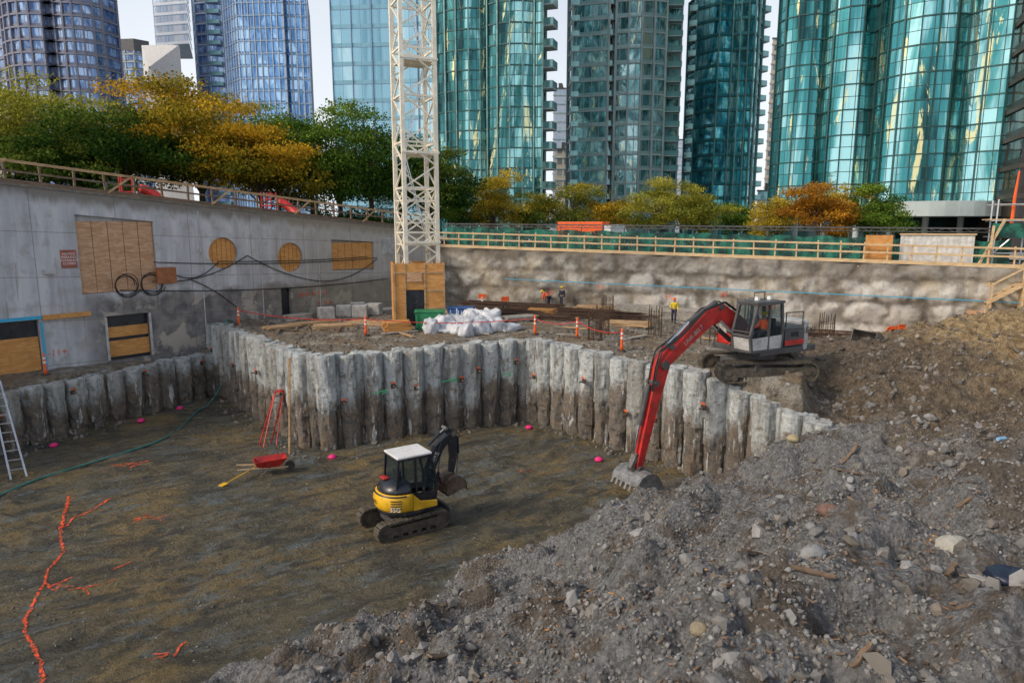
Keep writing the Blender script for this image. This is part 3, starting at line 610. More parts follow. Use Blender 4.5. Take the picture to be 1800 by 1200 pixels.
WARM_REFL=(.92,.84,.42)  # colour of the warm reflections painted into the tower glass
G10=facade('teal_curtain_wall',[(.008,.05,.055),(.06,.29,.31),(.44,.80,.82)],(.015,.05,.05),1.35,1.6,.09,tilt=.05,metal=.75,ls=.09,warm_refl=WARM_REFL,wth=.57)
G7=facade('green_curtain_wall',[(.008,.045,.05),(.04,.19,.20),(.33,.66,.67)],(.012,.04,.04),1.2,1.5,.1,tilt=.06,metal=.7,ls=.13,warm_refl=WARM_REFL)
G8=facade('grey_green_windows',[(.05,.13,.145),(.15,.33,.35),(.46,.68,.70)],(.28,.36,.37),1.6,3.0,.18,sp=.24,spc=(.28,.40,.40),tilt=.06,metal=.6,ls=.2,vs_=.4,warm_refl=(.7,.7,.45))
G9=facade('emerald_curtain_wall',[(.012,.08,.11),(.05,.31,.39),(.36,.74,.8)],(.02,.07,.08),1.3,3.0,.12,sp=.2,spc=(.04,.20,.24),tilt=.06,metal=.7,ls=.16,vs_=.25,warm_refl=WARM_REFL,wth=.6)
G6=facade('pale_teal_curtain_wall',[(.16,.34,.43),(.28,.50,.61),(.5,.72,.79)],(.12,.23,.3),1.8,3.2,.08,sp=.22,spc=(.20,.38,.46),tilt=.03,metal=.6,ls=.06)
G5=facade('blue_curtain_wall',[(.07,.19,.42),(.17,.36,.66),(.45,.68,.92)],(.36,.47,.60),1.5,3.3,.25,sp=.2,spc=(.10,.23,.45),tilt=.04,metal=.6,vs_=.3)
G1=facade('slate_blue_windows',[(.05,.10,.23),(.14,.23,.42),(.40,.54,.76)],(.18,.20,.27),1.6,3.1,.18,sp=.3,spc=(.16,.165,.215),tilt=.05,metal=.5,vs_=.3,ls=.2)
G3=facade('pale_blue_wall',[(.36,.48,.64),(.52,.62,.76),(.7,.77,.86)],(.47,.52,.62),1.5,3.2,.2,sp=.3,spc=(.54,.59,.67),tilt=.02,metal=.3)
GB=facade('dark_brown_windows',[(.01,.01,.012),(.04,.035,.03),(.12,.1,.07)],(.035,.025,.02),2.0,3.2,.3,sp=.3,spc=(.05,.035,.025),tilt=.04,metal=.4)
GE=facade('beige_stone_windows',[(.08,.11,.13),(.2,.24,.26),(.4,.42,.42)],(.5,.44,.36),2.0,3.1,.6,sp=.35,spc=(.55,.48,.38),tilt=.02,metal=.3)
zt=4.0
def U(x,Yd): return (x-900)/1200*Yd/1.03
xs=[U(1370,98),U(1448,95),U(1532,92),U(1682,86),U(1752,84)]
ys=[101,97,93.5,86,83]
fp=arc((xs[0],ys[0]),(xs[1],ys[1]),1.6,4)+arc((xs[1],ys[1]),(xs[2],ys[2]),1.6,4)+arc((xs[2],ys[2]),(xs[3],ys[3]),3.2,7)+arc((xs[3],ys[3]),(xs[4]+3.5,ys[4]-1),1.8,4)+[(xs[4]+3.5,ys[4]-1),(82,95),(82,128),(58,128),(xs[0]+1.5,ys[0]+3.5)]
tower('broad teal glass tower with rounded bays above the street trees',fp,zt+4.5,zt+92,G10,3.2,(.14,.16),GRF,(50,.25,.16),GRF)
pd=thing('tower_podium','curved pale concrete podium canopy at base of teal tower','building',(xs[3]-3,85,zt-.3))
b=MB(); b.slab([(7.5*math.cos(a)+0,6.5*math.sin(a)) for a in np.linspace(0,6.283,30,endpoint=False)],3.6,5.3); b.slab([(-14,6),(25,-2),(25,20),(-14,22)],3.9,4.9); b.obj('canopy',CFR,pd)
for i in range(8): MB().cyl((-12+i*4.0,3-i*.6,-.2),(-12+i*4.0,3-i*.6,3.8),.35,n=14).obj('column',CFR,pd)
b=MB(); b.slab([(-13,8),(24,1),(24,18),(-13,20)],-.3,3.9); b.obj('shopfront',G7,pd)
tower('dark brown banded office tower beside the teal tower',[(U(1772,78),76),(U(1772,78)+25,70),(U(1772,78)+30,96),(U(1772,78)+9,100)],zt-1,zt+80,GB,3.2,(.25,.5),PM('bronze_band',(.07,.05,.04),.5),name='office_tower')
a0=U(770,112);a1=U(848,112);a2=U(938,110)
fp=arc((a0,114),(a1,111),1.0,4)+arc((a1,111),(a2,108),1.8,5)+[(a2,108),(a2+1.0,107.6),(a2+1.2,112),(a2+1.8,113),(a2+2,126),(a0-3,132)]
tower('dark green glass tower with curved bays and side balconies',fp,zt-1,zt+85,G7,3.0,(.12,.2),GRF,(50,.3,.2),GRL,bal=[(a2+1.9,110.5,2.8,2.6,R(-20),1,27)],balmat=CFR)
c0=U(1000,150);c1=U(1062,150);c2=U(1075,150);c3=U(1158,150);c4=U(1200,150)
fp=[(c0,154),(c0+.5,150),(c1,148),(c1,150.5),(c2,150.5),(c2,147.5)]+arc((c2,147.5),(c3,147.5),1.0,4)+[(c3,147.5),(c3,151),(c4-1,152),(c4,158),(c4,172),(c0+3,172)]
tower('tall grey green residential tower with stacked balconies',fp,zt-1,zt+105,G8,3.0,(.16,.28),CFR,(6,.4,.4),CFR,bal=[(c3+2,150.2,4.0,1.8,0,1,26),((c1+c2)/2,149.6,1.5,1.8,0,1,26),(c0+1,150.5,1.6,2,0,1,26)],balmat=CFR,name='residential_tower')
e0=U(1218,150);e1=U(1336,150); w=e1-e0
fp=[(e0,158),(e0+.5,153),(e0+w*.28,149),(e0+w*.5,149.5)]+arc((e0+w*.5,149.5),(e0+w*.86,149.5),1.2,4)+[(e0+w*.86,149.5),(e1,153),(e1,164),(e0+4,166)]
tower('emerald glass tower with faceted front and sharp balconies',fp,zt-1,zt+50,G9,3.0,(.15,.22),GRF,(50,.35,.25),GRL,bal=[(e1+.2,154.5,2.6,2.6,R(25),1,17),(e0+.1,154,1.6,2.2,R(-25),1,17)],balmat=CFR)
tower('flat pale teal glass tower behind the crane',[(U(596,133),131),(U(700,133),130),(U(786,133),128),(U(786,133)+2,150),(U(596,150),150)],zt-1,zt+100,G6,3.2,(.08,.12),BLF,(3.6,.25,.12),BLF)
f0=U(408,205);f1=U(432,200);f2=U(555,200)
tower('slender blue glass tower with pale mullions',[(f0,206),(f1,200),(f2-7,199),(f2-7,200.5),(f2-.8,200.5),(f2-7,225),(f0-6,225)],zt,zt+66,G5,3.3,(.25,.35),BLF,(1.5,.3,.22),PM('pale_fin',(.45,.52,.62),.5))
tower('narrow grey blue residential tower with balconies',[(U(358,230),232),(U(364,230),229),(U(385,230),228),(U(408,230),229),(U(404,245),245),(U(358,245),245)],zt,zt+79,G1,3.1,(.4,.4),BLF,(3,.4,.4),BLF,bal=[(U(396,230),228,4,1.6,0,1,25)],balmat=BLF,name='residential_tower')
T3=tower('pale blue tower with white folded base',[(U(291,250),250),(U(354,250),247),(U(352,268),268),(U(291,268),268)],zt+64,zt+125,G3,3.2,(.1,.2),BLF)
b=MB(); x0=-6.8;x1=6.8; b.add([(x0,-9,-14),(x1,-10,-22),(x1,-10,0),(x0,-9,0),(x0-.5,-6,-64),(x1+.3,-7,-64),(x0+4,-13,-8)],[(0,6,3),(6,2,3),(0,1,6),(1,2,6),(4,5,1,0)]); b.obj('folded_panel',WHITE,T3)
tower('distant grey stepped residential tower',[(U(216,310),312),(U(230,310),306),(U(262,310),305),(U(284,310),311),(U(276,330),330),(U(216,330),330)],zt,zt+76,G1,3.1,(.4,.5),CFR,(4,.4,.5),CFR,roofh=5,name='residential_tower')
fp=[(U(14,190),205),(U(22,190),194)]+arc((U(22,190),192),(U(115,190),186),2.6,6)+[(U(115,190),186),(U(120,190),188)]+arc((U(120,190),188),(U(198,190),191),2.4,6)+[(U(198,190),191),(U(206,190),196),(U(196,215),215),(U(16,222),222)]
tower('slate blue residential tower with curved bays',fp,zt,zt+90,G1,3.1,(.45,.4),PM('slate_band',(.20,.20,.25),.7),(9,.5,.45),PM('slate_fin',(.19,.19,.24),.7),name='residential_tower')
def far(lb,x0,x1,Yf,top,m,nm_,band=CFR):
    tower(lb,[(U(x0,Yf),Yf),(U(x1,Yf),Yf),(U(x1,Yf+18) if x1>900 else U(x1,Yf+18)-3,Yf+18),(U(x0,Yf+18)+(3 if x0>900 else 0),Yf+18)],zt,zt+top,m,3.1,(.2,.4),band,name=nm_)
far('distant beige stone tower between glass towers',1346,1374,240,64,GE,'stone_tower',PM('beige_band',(.5,.42,.33),.8))
far('distant pale tower seen between the green towers',972,994,260,52,G3,'residential_tower')
far('low distant beige building between towers',976,1002,200,24,GE,'apartment_building')
far('small distant pale apartment tower',1190,1206,260,34,G3,'apartment_building')
far('low glass office block behind the trees',1335,1372,190,12,G8,'office_building')
far('low distant tower behind plaza trees',-60,12,260,40,GE,'apartment_building')

# ------------------------------------------------------------------ trees
def tree(x,y,z0,h,rx,cols,label,n=9000,cb=.3,leaf=.26,nc=26,seed=0,name='deciduous_tree'):
    n=int(n*1.3); leaf*=.82
    rg=np.random.default_rng(seed+100); T=thing(name,label,'tree',(x,y,z0))
    ctr=np.array([0,0,h*(cb+(1-cb)*.5)]); rad=np.array([rx,rx*.9,h*(1-cb)*.5])
    cc=[]
    while len(cc)<nc:
        d=rg.normal(size=3); d/=np.linalg.norm(d); q=rg.uniform(.3,1.06)
        if d[2]<-.8: continue
        cc.append(ctr+d*rad*q)
    cc=np.array(cc); cr=rg.uniform(.12,.31,nc)*min(rx,h*(1-cb)*.6)
    w_=cr**2; w_/=w_.sum(); ci=rg.choice(nc,n,p=w_)
    d=rg.normal(size=(n,3)); d/=np.linalg.norm(d,axis=1)[:,None]; rr=rg.uniform(0,1,n)**.5
    P=cc[ci]+d*(rr*cr[ci])[:,None]*np.array([1.8,1.8,.42])+rg.normal(size=(n,3))*.2
    a=rg.normal(size=(n,3)); a/=np.linalg.norm(a,axis=1)[:,None]; b_=np.cross(a,rg.normal(size=(n,3))); b_/=np.linalg.norm(b_,axis=1)[:,None]
    s=(leaf*rg.uniform(.5,1.2,n))[:,None]
    V=np.stack([P-a*s*.6,P+b_*s*.42,P+a*s*.6,P-b_*s*.42],1).reshape(-1,3); F=np.arange(4*n).reshape(n,4)
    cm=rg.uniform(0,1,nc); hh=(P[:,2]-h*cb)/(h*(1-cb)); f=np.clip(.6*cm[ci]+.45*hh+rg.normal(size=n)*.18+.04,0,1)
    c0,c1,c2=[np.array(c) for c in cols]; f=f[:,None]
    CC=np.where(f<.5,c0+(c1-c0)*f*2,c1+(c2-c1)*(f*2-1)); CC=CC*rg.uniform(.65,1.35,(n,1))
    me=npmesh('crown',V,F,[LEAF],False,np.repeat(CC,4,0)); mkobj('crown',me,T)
    b=MB(); tr=max(.12,h*.02); top=h*.62; b.tube([(0,0,-.3),(.05,0,h*.2),(-.05,.08,h*.42),(0,0,top)],[tr*1.25,tr,tr*.75,tr*.3],9)
    for i in range(min(nc,18)):
        z=h*rg.uniform(.15,.5); e=cc[i]; m=np.array([e[0]*.45,e[1]*.45,z+(e[2]-z)*.55]); b.tube([(0,0,z),tuple(m),tuple(e)],[tr*.5,tr*.28,tr*.08],6)
    b.obj('trunk',BARK,T,smooth=True); return T
YG=[(.07,.09,.015),(.25,.27,.04),(.54,.48,.07)]; GR=[(.018,.05,.012),(.07,.16,.025),(.26,.36,.05)]; ORT=[(.06,.10,.015),(.36,.28,.03),(.76,.45,.04)]; YEL_=[(.12,.12,.02),(.42,.33,.04),(.72,.52,.06)]; OR2=[(.16,.08,.02),(.52,.24,.03),(.78,.40,.04)]
MIXG=[(.03,.07,.012),(.15,.20,.03),(.52,.40,.05)]; DG=[(.012,.035,.01),(.04,.10,.018),(.20,.24,.04)]
def UX(px,Y): return (px-900)/1200*Y/1.03
tl=[(30,62,7,11.8,6.5,YG,'yellow green tree above the concrete wall',11000),(130,72,7,13.0,5.5,YG,'light green tree behind the plaza',8000),(225,57,7,9.4,6.0,DG,'dark green spreading tree on the plaza',17000),(350,61,7,11.6,7.6,ORT,'large spreading tree turning orange on the plaza',26000),(455,60,6.5,8.4,5.2,ORT,'orange tinged plaza tree beside guard rail',14000),(545,66,6.3,10.6,5.2,GR,'dense green plaza tree',13000),(485,80,6.3,13.4,6,GR,'green tree behind the orange plaza trees',10000),(650,70,5.5,12.6,5.8,GR,'tall green tree behind the crane mast',16000),(755,71,5,9.2,4.2,DG,'green tree beside the crane mast',12000),(595,80,5.5,12.0,5.6,GR,'green tree at the edge of the plaza',10000),(-60,56,7.5,10.5,5.5,YG,'yellow green tree above the concrete wall',7000),(95,55,7.3,6.0,4.4,DG,'small dark green tree over the guard rail',9000),(700,82,5,11.8,5,GR,'tall green tree behind the plaza edge',8000)]
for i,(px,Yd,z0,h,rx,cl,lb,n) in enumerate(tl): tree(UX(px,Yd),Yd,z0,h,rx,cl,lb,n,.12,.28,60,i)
tr=[(865,78,9.0,3.4,YEL_,'yellow autumn street tree beyond the fence',9000),(805,80,6.5,3.0,GR,'green street tree beyond the fence',6000),(940,82,6,3.6,MIXG,'low green street tree beyond the fence',6000),(1010,84,8.5,3.6,MIXG,'thin olive street tree beyond the fence',4500),(1075,84,6.4,3.8,ORT,'rusty coloured street tree beyond the fence',6500),(1165,78,7.2,4.2,YG,'yellow green street tree beyond the fence',9000),(1235,80,6.4,3.2,YG,'olive street tree beyond the fence',7000),(1300,84,5.2,2.6,GR,'small green street tree',4500),(1375,76,5.2,3.0,YEL_,'yellow green street tree beside the tower',6000),(1448,70,6.6,3.7,OR2,'orange autumn tree in front of teal tower',10000),(1555,70,6.0,3.5,GR,'dark green tree in front of teal tower',10000),(1500,73,6.3,2.6,YEL_,'yellow street tree between orange and green trees',5000)]
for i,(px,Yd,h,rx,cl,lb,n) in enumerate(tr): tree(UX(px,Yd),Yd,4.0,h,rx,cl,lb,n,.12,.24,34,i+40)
def shrub(x,y,z,rx,h,cols,seed,label):
    rg=np.random.default_rng(seed); n=4000; d=rg.normal(size=(n,3)); d/=np.linalg.norm(d,axis=1)[:,None]; d[:,2]=abs(d[:,2]); q=rg.uniform(.6,1.05,n)
    lump=1+.25*np.sin(d[:,0]*5+seed)*np.cos(d[:,1]*6)
    P=d*(q*lump)[:,None]*np.array([rx,rx*.6,h]); a=rg.normal(size=(n,3));a/=np.linalg.norm(a,axis=1)[:,None]; b_=np.cross(a,rg.normal(size=(n,3)));b_/=np.linalg.norm(b_,axis=1)[:,None]; s=(.2*rg.uniform(.5,1.3,n))[:,None]
    V=np.stack([P-a*s*.6,P+b_*s*.45,P+a*s*.6,P-b_*s*.45],1).reshape(-1,3); f=rg.uniform(0,1,(n,1)); CC=np.array(cols[0])*(1-f)+np.array(cols[1])*f
    o=mkobj('shrub',npmesh('shrub',V,np.arange(4*n).reshape(n,4),[LEAF],False,np.repeat(CC,4,0)),loc=(x,y,z)); o['label']=label;o['category']='shrub'; o['group']='shrubs on the plaza'
for i in range(10):
    px=20+i*76; Yd=50+i*1.9; shrub(UX(px,Yd),Yd,6.9-i*.16,3.2,random.uniform(1.1,2.0),GR,i,'dense dark green shrub behind the guard rail')
def slide(loc,rz,label,s=.6):
    T=thing('playground_slide',label,'playground slide',loc,rz); T.scale=(s,)*3
    b=MB(); P=[(3*t-1.5,.25*math.sin(t*5),1.9-1.7*t*t*(3-2*t)) for t in np.linspace(0,1,14)]; b.tube(P,.42,12); b.obj('chute',RED,T,smooth=True)
    for x,y in((-2,-.5),(-2,.5),(-3,-.5),(-3,.5)): MB().cyl((x,y,-.2),(x,y,2.9),.07,n=8).obj('post',RED,T)
    MB().box((-2.5,0,1.6),(1.1,1.1,.12)).obj('deck',RED,T)
    for q in(((-2,-.5,2.7),(-3,-.5,2.7)),((-2,.5,2.7),(-3,.5,2.7)),((-2,-.5,2.2),(-3,-.5,2.2))): MB().beam(*q,.06).obj('rail',RED,T)
    for k in range(5): MB().beam((-3.1-.12*(4-k),-.4,.3*k+.1),(-3.1-.12*(4-k),.4,.3*k+.1),.06).obj('rung',RED,T)
slide((-23.5,46.5,7.1),R(20),'red playground slide on the plaza behind guard rail',.75); slide((-17.0,54.0,6.4),R(-10),'red tube slide on the plaza near the crane',.8)

# ------------------------------------------------------------------ crane
cr=thing('tower_crane_mast','cream lattice tower crane mast rising from a plywood enclosure','crane',(-6.0,43.6,0),R(24))
w=1.02; Ht=44
for sx in(-1,1):
    for sy in(-1,1): MB().box((sx*w,sy*w,Ht/2),(.24,.24,Ht)).obj('mast_leg',CRW,cr)
faces=[((-w,-w),(w,-w)),((w,-w),(w,w)),((w,w),(-w,w)),((-w,w),(-w,-w))]
for (p,q) in faces:
    b=MB(); k=0; z=.3; hh=1.35
    while z<Ht-hh:
        A=(p[0],p[1],z) if k%2==0 else (q[0],q[1],z); B=(q[0],q[1],z+hh) if k%2==0 else (p[0],p[1],z+hh)
        b.beam(A,B,.09); 
        if k%2==0: b.beam((p[0],p[1],z),(q[0],q[1],z),.11)
        if 4<z<7.5: b.beam((p[0],p[1],z+.6),(q[0],q[1],z+.6),.08); b.beam((q[0],q[1],z) if k%2==0 else (p[0],p[1],z),(p[0],p[1],z+hh) if k%2==0 else (q[0],q[1],z+hh),.08)
        z+=hh;k+=1
    b.obj('lattice_bracing',CRW,cr)
for k in range(8):
    z=5+k*5.4; b=MB(); b.box((0,0,z),(1.9,1.9,.06)); b.beam((-w-.12,-w-.12,z+.1),(w+.12,-w-.12,z+.1),.14); b.beam((w+.12,-w-.12,z+.1),(w+.12,w+.12,z+.1),.14); b.obj('platform',CRW,cr)
for k in range(8):
    b=MB(); z=5+k*5.4; s=1 if k%2 else -1
    for o in(-.2,.2): b.beam((-.7*s,o,z),(.7*s,o,z+5.4),.05)
    for j in range(16): t=j/16; b.beam((-.7*s+1.4*s*t,-.2,z+5.4*t),(-.7*s+1.4*s*t,.2,z+5.4*t),.03)
    b.obj('access_ladder',ALU,cr)
en=thing('plywood_enclosure','plywood box enclosure around the crane mast base','enclosure',(-6.0,43.3,0),R(12))
b=MB()
b.box((-1.2,-1.5,1.9),(.7,.06,3.9)); b.box((.95,-1.5,1.9),(1.25,.06,3.9)); b.box((-.26,-1.5,3.05),(1.18,.06,1.6)); b.box((1.55,0,1.9),(.06,3.0,3.9)); b.box((-1.55,0,1.9),(.06,3.0,3.9)); b.box((0,1.5,1.9),(3.1,.06,3.9)); b.obj('plywood_panel',PLY,en)
MB().box((-.26,-1.42,1.1),(1.1,.05,2.2)).obj('doorway',BLK,en)
b=MB()
for x,z in((-1.5,3.3),(-1.5,2.2),(-1.5,1.1)): b.box((0.0 if z>2.5 else 1.0,-1.56,z),(3.1 if z>2.5 else 1.1,.05,.1))
for x in(-.86,.34,1.52,-1.5): b.box((x,-1.57,1.9),(.09,.05,3.9))
b.obj('framing',TIMB,en); MB().box((-.3,-1.62,3.0),(.9,.03,.5)).obj('warning_sign',PLYP,en)

# ------------------------------------------------------------------ excavators
def prof(pts,ws):
    L=[];Rr=[]
    for i,p in enumerate(pts):
        a=Vector(pts[max(0,i-1)]);c=Vector(pts[min(len(pts)-1,i+1)]); d=(c-a).normalized(); n=Vector((-d.y,d.x)); L.append(tuple(Vector(p)+n*ws[i]/2)); Rr.append(tuple(Vector(p)-n*ws[i]/2))
    return L+Rr[::-1]
def track(parent,L,h,w,y,rot,npad):
    r=h/2; st=L-h; per=2*st+2*math.pi*r; b=MB()
    for i in range(npad):
        s=per*i/npad
        if s<st: p=(-st/2+s,h);a=0
        elif s<st+math.pi*r: q=(s-st)/r; p=(st/2+r*math.sin(q),r+r*math.cos(q)); a=-q
        elif s<2*st+math.pi*r: p=(st/2-(s-st-math.pi*r),0); a=math.pi
        else: q=(s-2*st-math.pi*r)/r; p=(-st/2-r*math.sin(q),r-r*math.cos(q)); a=math.pi-q
        m=Euler((0,-a,0)).to_matrix(); b.box((p[0],y,p[1]),(per/npad*.9,w,.07),m); b.box(Vector((p[0],y,p[1]))+m@Vector((0,0,.03)),(.03,w,.05),m)
    b.obj('track',TRK,parent,rotz=rot)
    b=MB(); b.prism([(-st/2,r*.5),(st/2,r*.5),(st/2,r*1.5),(-st/2,r*1.5)],y-w*.3,y+w*.3)
    nr=6
    for i in range(nr): x=-st/2+st*(i+.5)/nr; b.cyl((x,y-w*.34,r*.38),(x,y+w*.34,r*.38),r*.3)
    b.obj('track_frame',TRK,parent,rotz=rot)
    for x in(-st/2,st/2):
        b=MB(); b.cyl((x,y-w*.32,r),(x,y+w*.32,r),r*.88,n=18); b.cyl((x,y-w*.38,r),(x,y+w*.38,r),r*.35,n=12); b.obj('sprocket',TRK,parent,rotz=rot)
def bucket(parent,c,ang,r,wd,mat,teeth=5):
    b=MB(); P=[]
    for k in range(11):
        a=R(200)-R(215)*k/10; P.append((r*math.cos(a),r*math.sin(a)))
    inner=[(x*.93,z*.93) for x,z in P][::-1]
    m=Euler((0,-ang,0)).to_matrix()
    b.prism(P+inner,-wd/2,wd/2); b.prism(P,-wd/2,-wd/2+.04); b.prism(P,wd/2-.04,wd/2)
    for k in range(teeth): y=-wd/2+wd*(k+.5)/teeth; x,z=P[-1]; b.prism([(x-.06,z+.0),(x+.02,z+.02),(x+.0,z-.22)],y-.05,y+.05)
    b.box((-r*.3,0,r*.8),(.5,.3,.35)); b.v=[tuple(Vector(c)+m@Vector(v)) for v in b.v]; return b.obj('bucket',mat,parent,bevel=.01)
HD=math.atan2(-3,-5.4)
E=thing('excavator','red and grey crawler excavator reaching down into the pit','excavator',(10.2,28.0,-.1),HD)
for y in(-1.1,1.1): track(E,4.0,.78,.58,y,-HD+math.pi+R(2),46)
b=MB(); b.box((0,0,.6),(2.2,1.9,.36)); b.cyl((0,0,.7),(0,0,1.1),.75,n=24); b.obj('undercarriage',DGREY,E,bevel=.03)
b=MB(); b.box((-.4,0,1.22),(3.3,2.5,.24)); b.obj('platform',DGREY,E,bevel=.03)
b=MB(); b.slab([(-1.3,-1.25),(.2,-1.25),(.2,-.25),(.0,1.25),(-1.3,1.25)],1.34,2.2); b.obj('engine_hood',DGREY,E,bevel=.08)
b=MB(); b.slab([(-1.2,1.27),(-.05,1.27),(-.05,1.31),(-1.2,1.31)],1.42,2.05); b.obj('side_door',DGREY,E); MB().box((-.62,1.325,1.55),(1.1,.02,.2)).obj('side_stripe',RED,E)
for k in range(4): MB().box((-.45-.12*k,1.325,1.88),(.06,.02,.2)).obj('vent_slot',BLK,E)
b=MB(); b.slab([(-1.25,-1.28)]+[(-1.35-.7*math.cos(a),1.28*math.sin(a)) for a in np.linspace(-1.35,1.35,11)]+[(-1.25,1.28)],1.15,2.35); b.obj('counterweight',GREYP,E,bevel=.07)
text('EX1',.36,E,(-1.62,1.30,1.98),(R(90),0,R(180)),BLK)
b=MB(); b.slab([(.25,-1.2),(1.1,-1.2),(1.1,.3),(.25,.3)],1.34,1.75); b.prism([(.2,1.34),(1.25,1.34),(.9,2.1),(.2,2.1)],-.42,-.32); b.prism([(.2,1.34),(1.25,1.34),(.9,2.1),(.2,2.1)],.2,.3); b.obj('boom_base_housing',RED,E,bevel=.02)
pr=[(.12,1.34),(1.78,1.34),(1.88,1.95),(1.55,3.15),(.2,3.2),(.08,2.0)]; fr=MB()
for y in(.38,1.28):
    for i in range(6): p=pr[i];q=pr[(i+1)%6]; fr.beam((p[0],y,p[1]),(q[0],y,q[1]),.1)
    fr.beam((.9,y,1.34),(.85,y,3.18),.09)
for p in pr: fr.beam((p[0],.38,p[1]),(p[0],1.28,p[1]),.09)
fr.box((.87,.83,3.22),(1.55,1.05,.1)); fr.beam((1.85,.38,2.1),(1.85,1.28,2.1),.04)
fr.obj('cab_frame',DGREY,E)
MB().prism([(.14,1.36),(1.78,1.36),(1.84,1.85),(.1,1.9)],1.24,1.32).obj('cab_door',GREYP,E,bevel=.02)
MB().prism([(1.72,1.36),(1.80,1.36),(1.88,1.85),(1.80,1.85)],.42,1.24).obj('cab_front_panel',GREYP,E)
b2=MB(); b2.prism([(.18,1.85),(1.82,1.85),(1.52,3.1),(.24,3.13)],.41,1.25); b2.obj('cab_window',CGL,E)
b=MB(); b.box((.55,.83,1.85),(.5,.5,.15)); b.box((.3,.83,2.2),(.12,.5,.7)); b.obj('seat',BLK,E,bevel=.03)
for P in([(-1.2,-1.1,2.2),(-1.2,-1.1,3.1),(-.6,-1.1,3.1),(-.6,-1.1,2.2)],[(-.4,-1.1,2.2),(-.4,-1.1,3.1),(.1,-1.1,3.1),(.1,-1.1,2.2)],[(.2,-1.2,1.4),(.2,-1.2,2.8),(1.2,-1.2,2.8),(1.2,-1.2,1.4)],[(.3,.5,3.25),(.3,.5,3.55),(.9,.5,3.55),(.9,.5,3.25)],[(-1.2,1.2,2.2),(-1.2,1.2,2.75),(-.2,1.2,2.75),(-.2,1.2,2.2)],[(1.5,-1.2,1.3),(1.5,-1.2,2.5),(2.0,-1.2,2.5),(2.0,-1.2,1.3)]): MB().tube(P,.028,6).obj('handrail',DGREY,E)
b=MB(); b.box((.3,-1.0,1.95),(1.4,.45,.5)); b.obj('tool_box',GREYP,E,bevel=.04)
for x in(.4,1.1): MB().box((x,.83,3.35),(.12,.16,.14)).obj('work_light',REFL,E)
MB().cyl((-1.0,-.6,2.2),(-1.0,-.6,2.75),.08).obj('exhaust_pipe',DGREY,E)
el=(5.1,.95)
b=MB(); b.prism(prof([(.35,1.65),(1.3,2.35),(2.2,2.75),(2.9,2.6),(4.0,1.8),el],[.40,.58,.70,.66,.52,.36]),-.27,.13); b.obj('boom',RED,E,bevel=.02)
b=MB(); b.prism(prof([(4.8,1.6),(5.08,1.05),(5.5,-.5),(6.15,-3.0)],[.24,.62,.46,.28]),-.24,.10); b.obj('stick',RED,E,bevel=.02)
for q in((.35,1.65,.2),(el[0],el[1],.17),(2.3,3.0,.1),(4.82,1.62,.1),(6.15,-3.0,.13),(5.5,.3,.1)): MB().cyl((q[0],-.36,q[1]),(q[0],.22,q[1]),q[2]).obj('pivot_pin',DGREY,E)
for q in(((.9,-.4,1.35),(1.9,-.4,2.05),.1),((.9,.28,1.35),(1.9,.28,2.05),.1),((2.4,-.07,3.2),(3.8,-.07,2.5),.1),((5.7,-.07,.25),(6.08,-.07,-1.3),.09)): MB().cyl(*q).obj('hydraulic_cylinder',DGREY,E)
for q in(((1.9,-.4,2.05),(2.5,-.4,2.5),.06),((1.9,.28,2.05),(2.5,.28,2.5),.06),((3.8,-.07,2.5),(4.8,-.07,1.7),.06),((6.08,-.07,-1.3),(6.32,-.07,-2.4),.055)): MB().cyl(*q).obj('piston_rod',CHR,E)
for y in(-.2,.06,.16): MB().tube([(1.4,y,2.8),(2.1,y,3.2),(3.1,y,2.95),(4.3,y,2.05),(5.3,y,1.5),(5.5,y,.9),(5.65,y,0)],.03,6).obj('hydraulic_hose',CAB,E)
b=MB(); b.prism(prof([(6.2,-2.4),(6.45,-2.9),(6.3,-3.3)],[.16,.16,.16]),-.2,.06); b.obj('bucket_linkage',STEEL,E)
text('LINK-BELT',.24,E,(3.7,.14,2.0),(R(90),R(36)*-1,R(180)),FADE)
bucket(E,(6.15,-.07,-3.62),R(30),.62,1.6,PM('grey_bucket_steel',(.28,.28,.28),.4,.4,.4,4,.2,dirt=.35),6)
mh=R(34); mz=hz(MX,MY)+.04
Mn=thing('mini_excavator','yellow and black mini excavator with white cab roof on pit floor','excavator',(MX,MY,mz),mh)
for y in(-.78,.78): track(Mn,2.7,.58,.38,y,0,38)
b=MB(); b.box((0,0,.40),(1.3,1.2,.26)); b.cyl((0,0,.5),(0,0,.72),.45,n=20); b.obj('undercarriage',DGREY,Mn,bevel=.02)
b=MB(); b.prism([(1.38,.1),(1.53,.05),(1.58,.35),(1.48,.62),(1.41,.6)],-.92,.92); b.beam((.5,-.4,.4),(1.4,-.5,.3),.14);b.beam((.5,.4,.4),(1.4,.5,.3),.14); b.obj('dozer_blade',DGREY,Mn,bevel=.015)
b=MB(); b.slab([(.9,-.78)]+[(.1-1.0*math.cos(a),.86*math.sin(a)) for a in np.linspace(-1.4,1.4,15)]+[(.9,.78)],.68,.8); b.obj('platform',BLK,Mn,bevel=.02)
def shell(levels,name,mat):
    b=MB(); n=26; vs=[];fs=[]
    A=np.linspace(-1.56,1.56,n)
    for z,rx_,ry_,xo in levels:
        for a in A: vs.append((xo-rx_*max(0,math.cos(a))**.75,ry_*math.sin(a),z))
    for i in range(len(levels)-1):
        for k in range(n-1): fs.append((i*n+k,i*n+k+1,(i+1)*n+k+1,(i+1)*n+k))
        fs.append((i*n+n-1,i*n,(i+1)*n,(i+1)*n+n-1))
    fs.append(tuple(range(n))[::-1]); fs.append(tuple((len(levels)-1)*n+k for k in range(n))); b.add(vs,fs); return b.obj(name,mat,Mn,smooth=True)
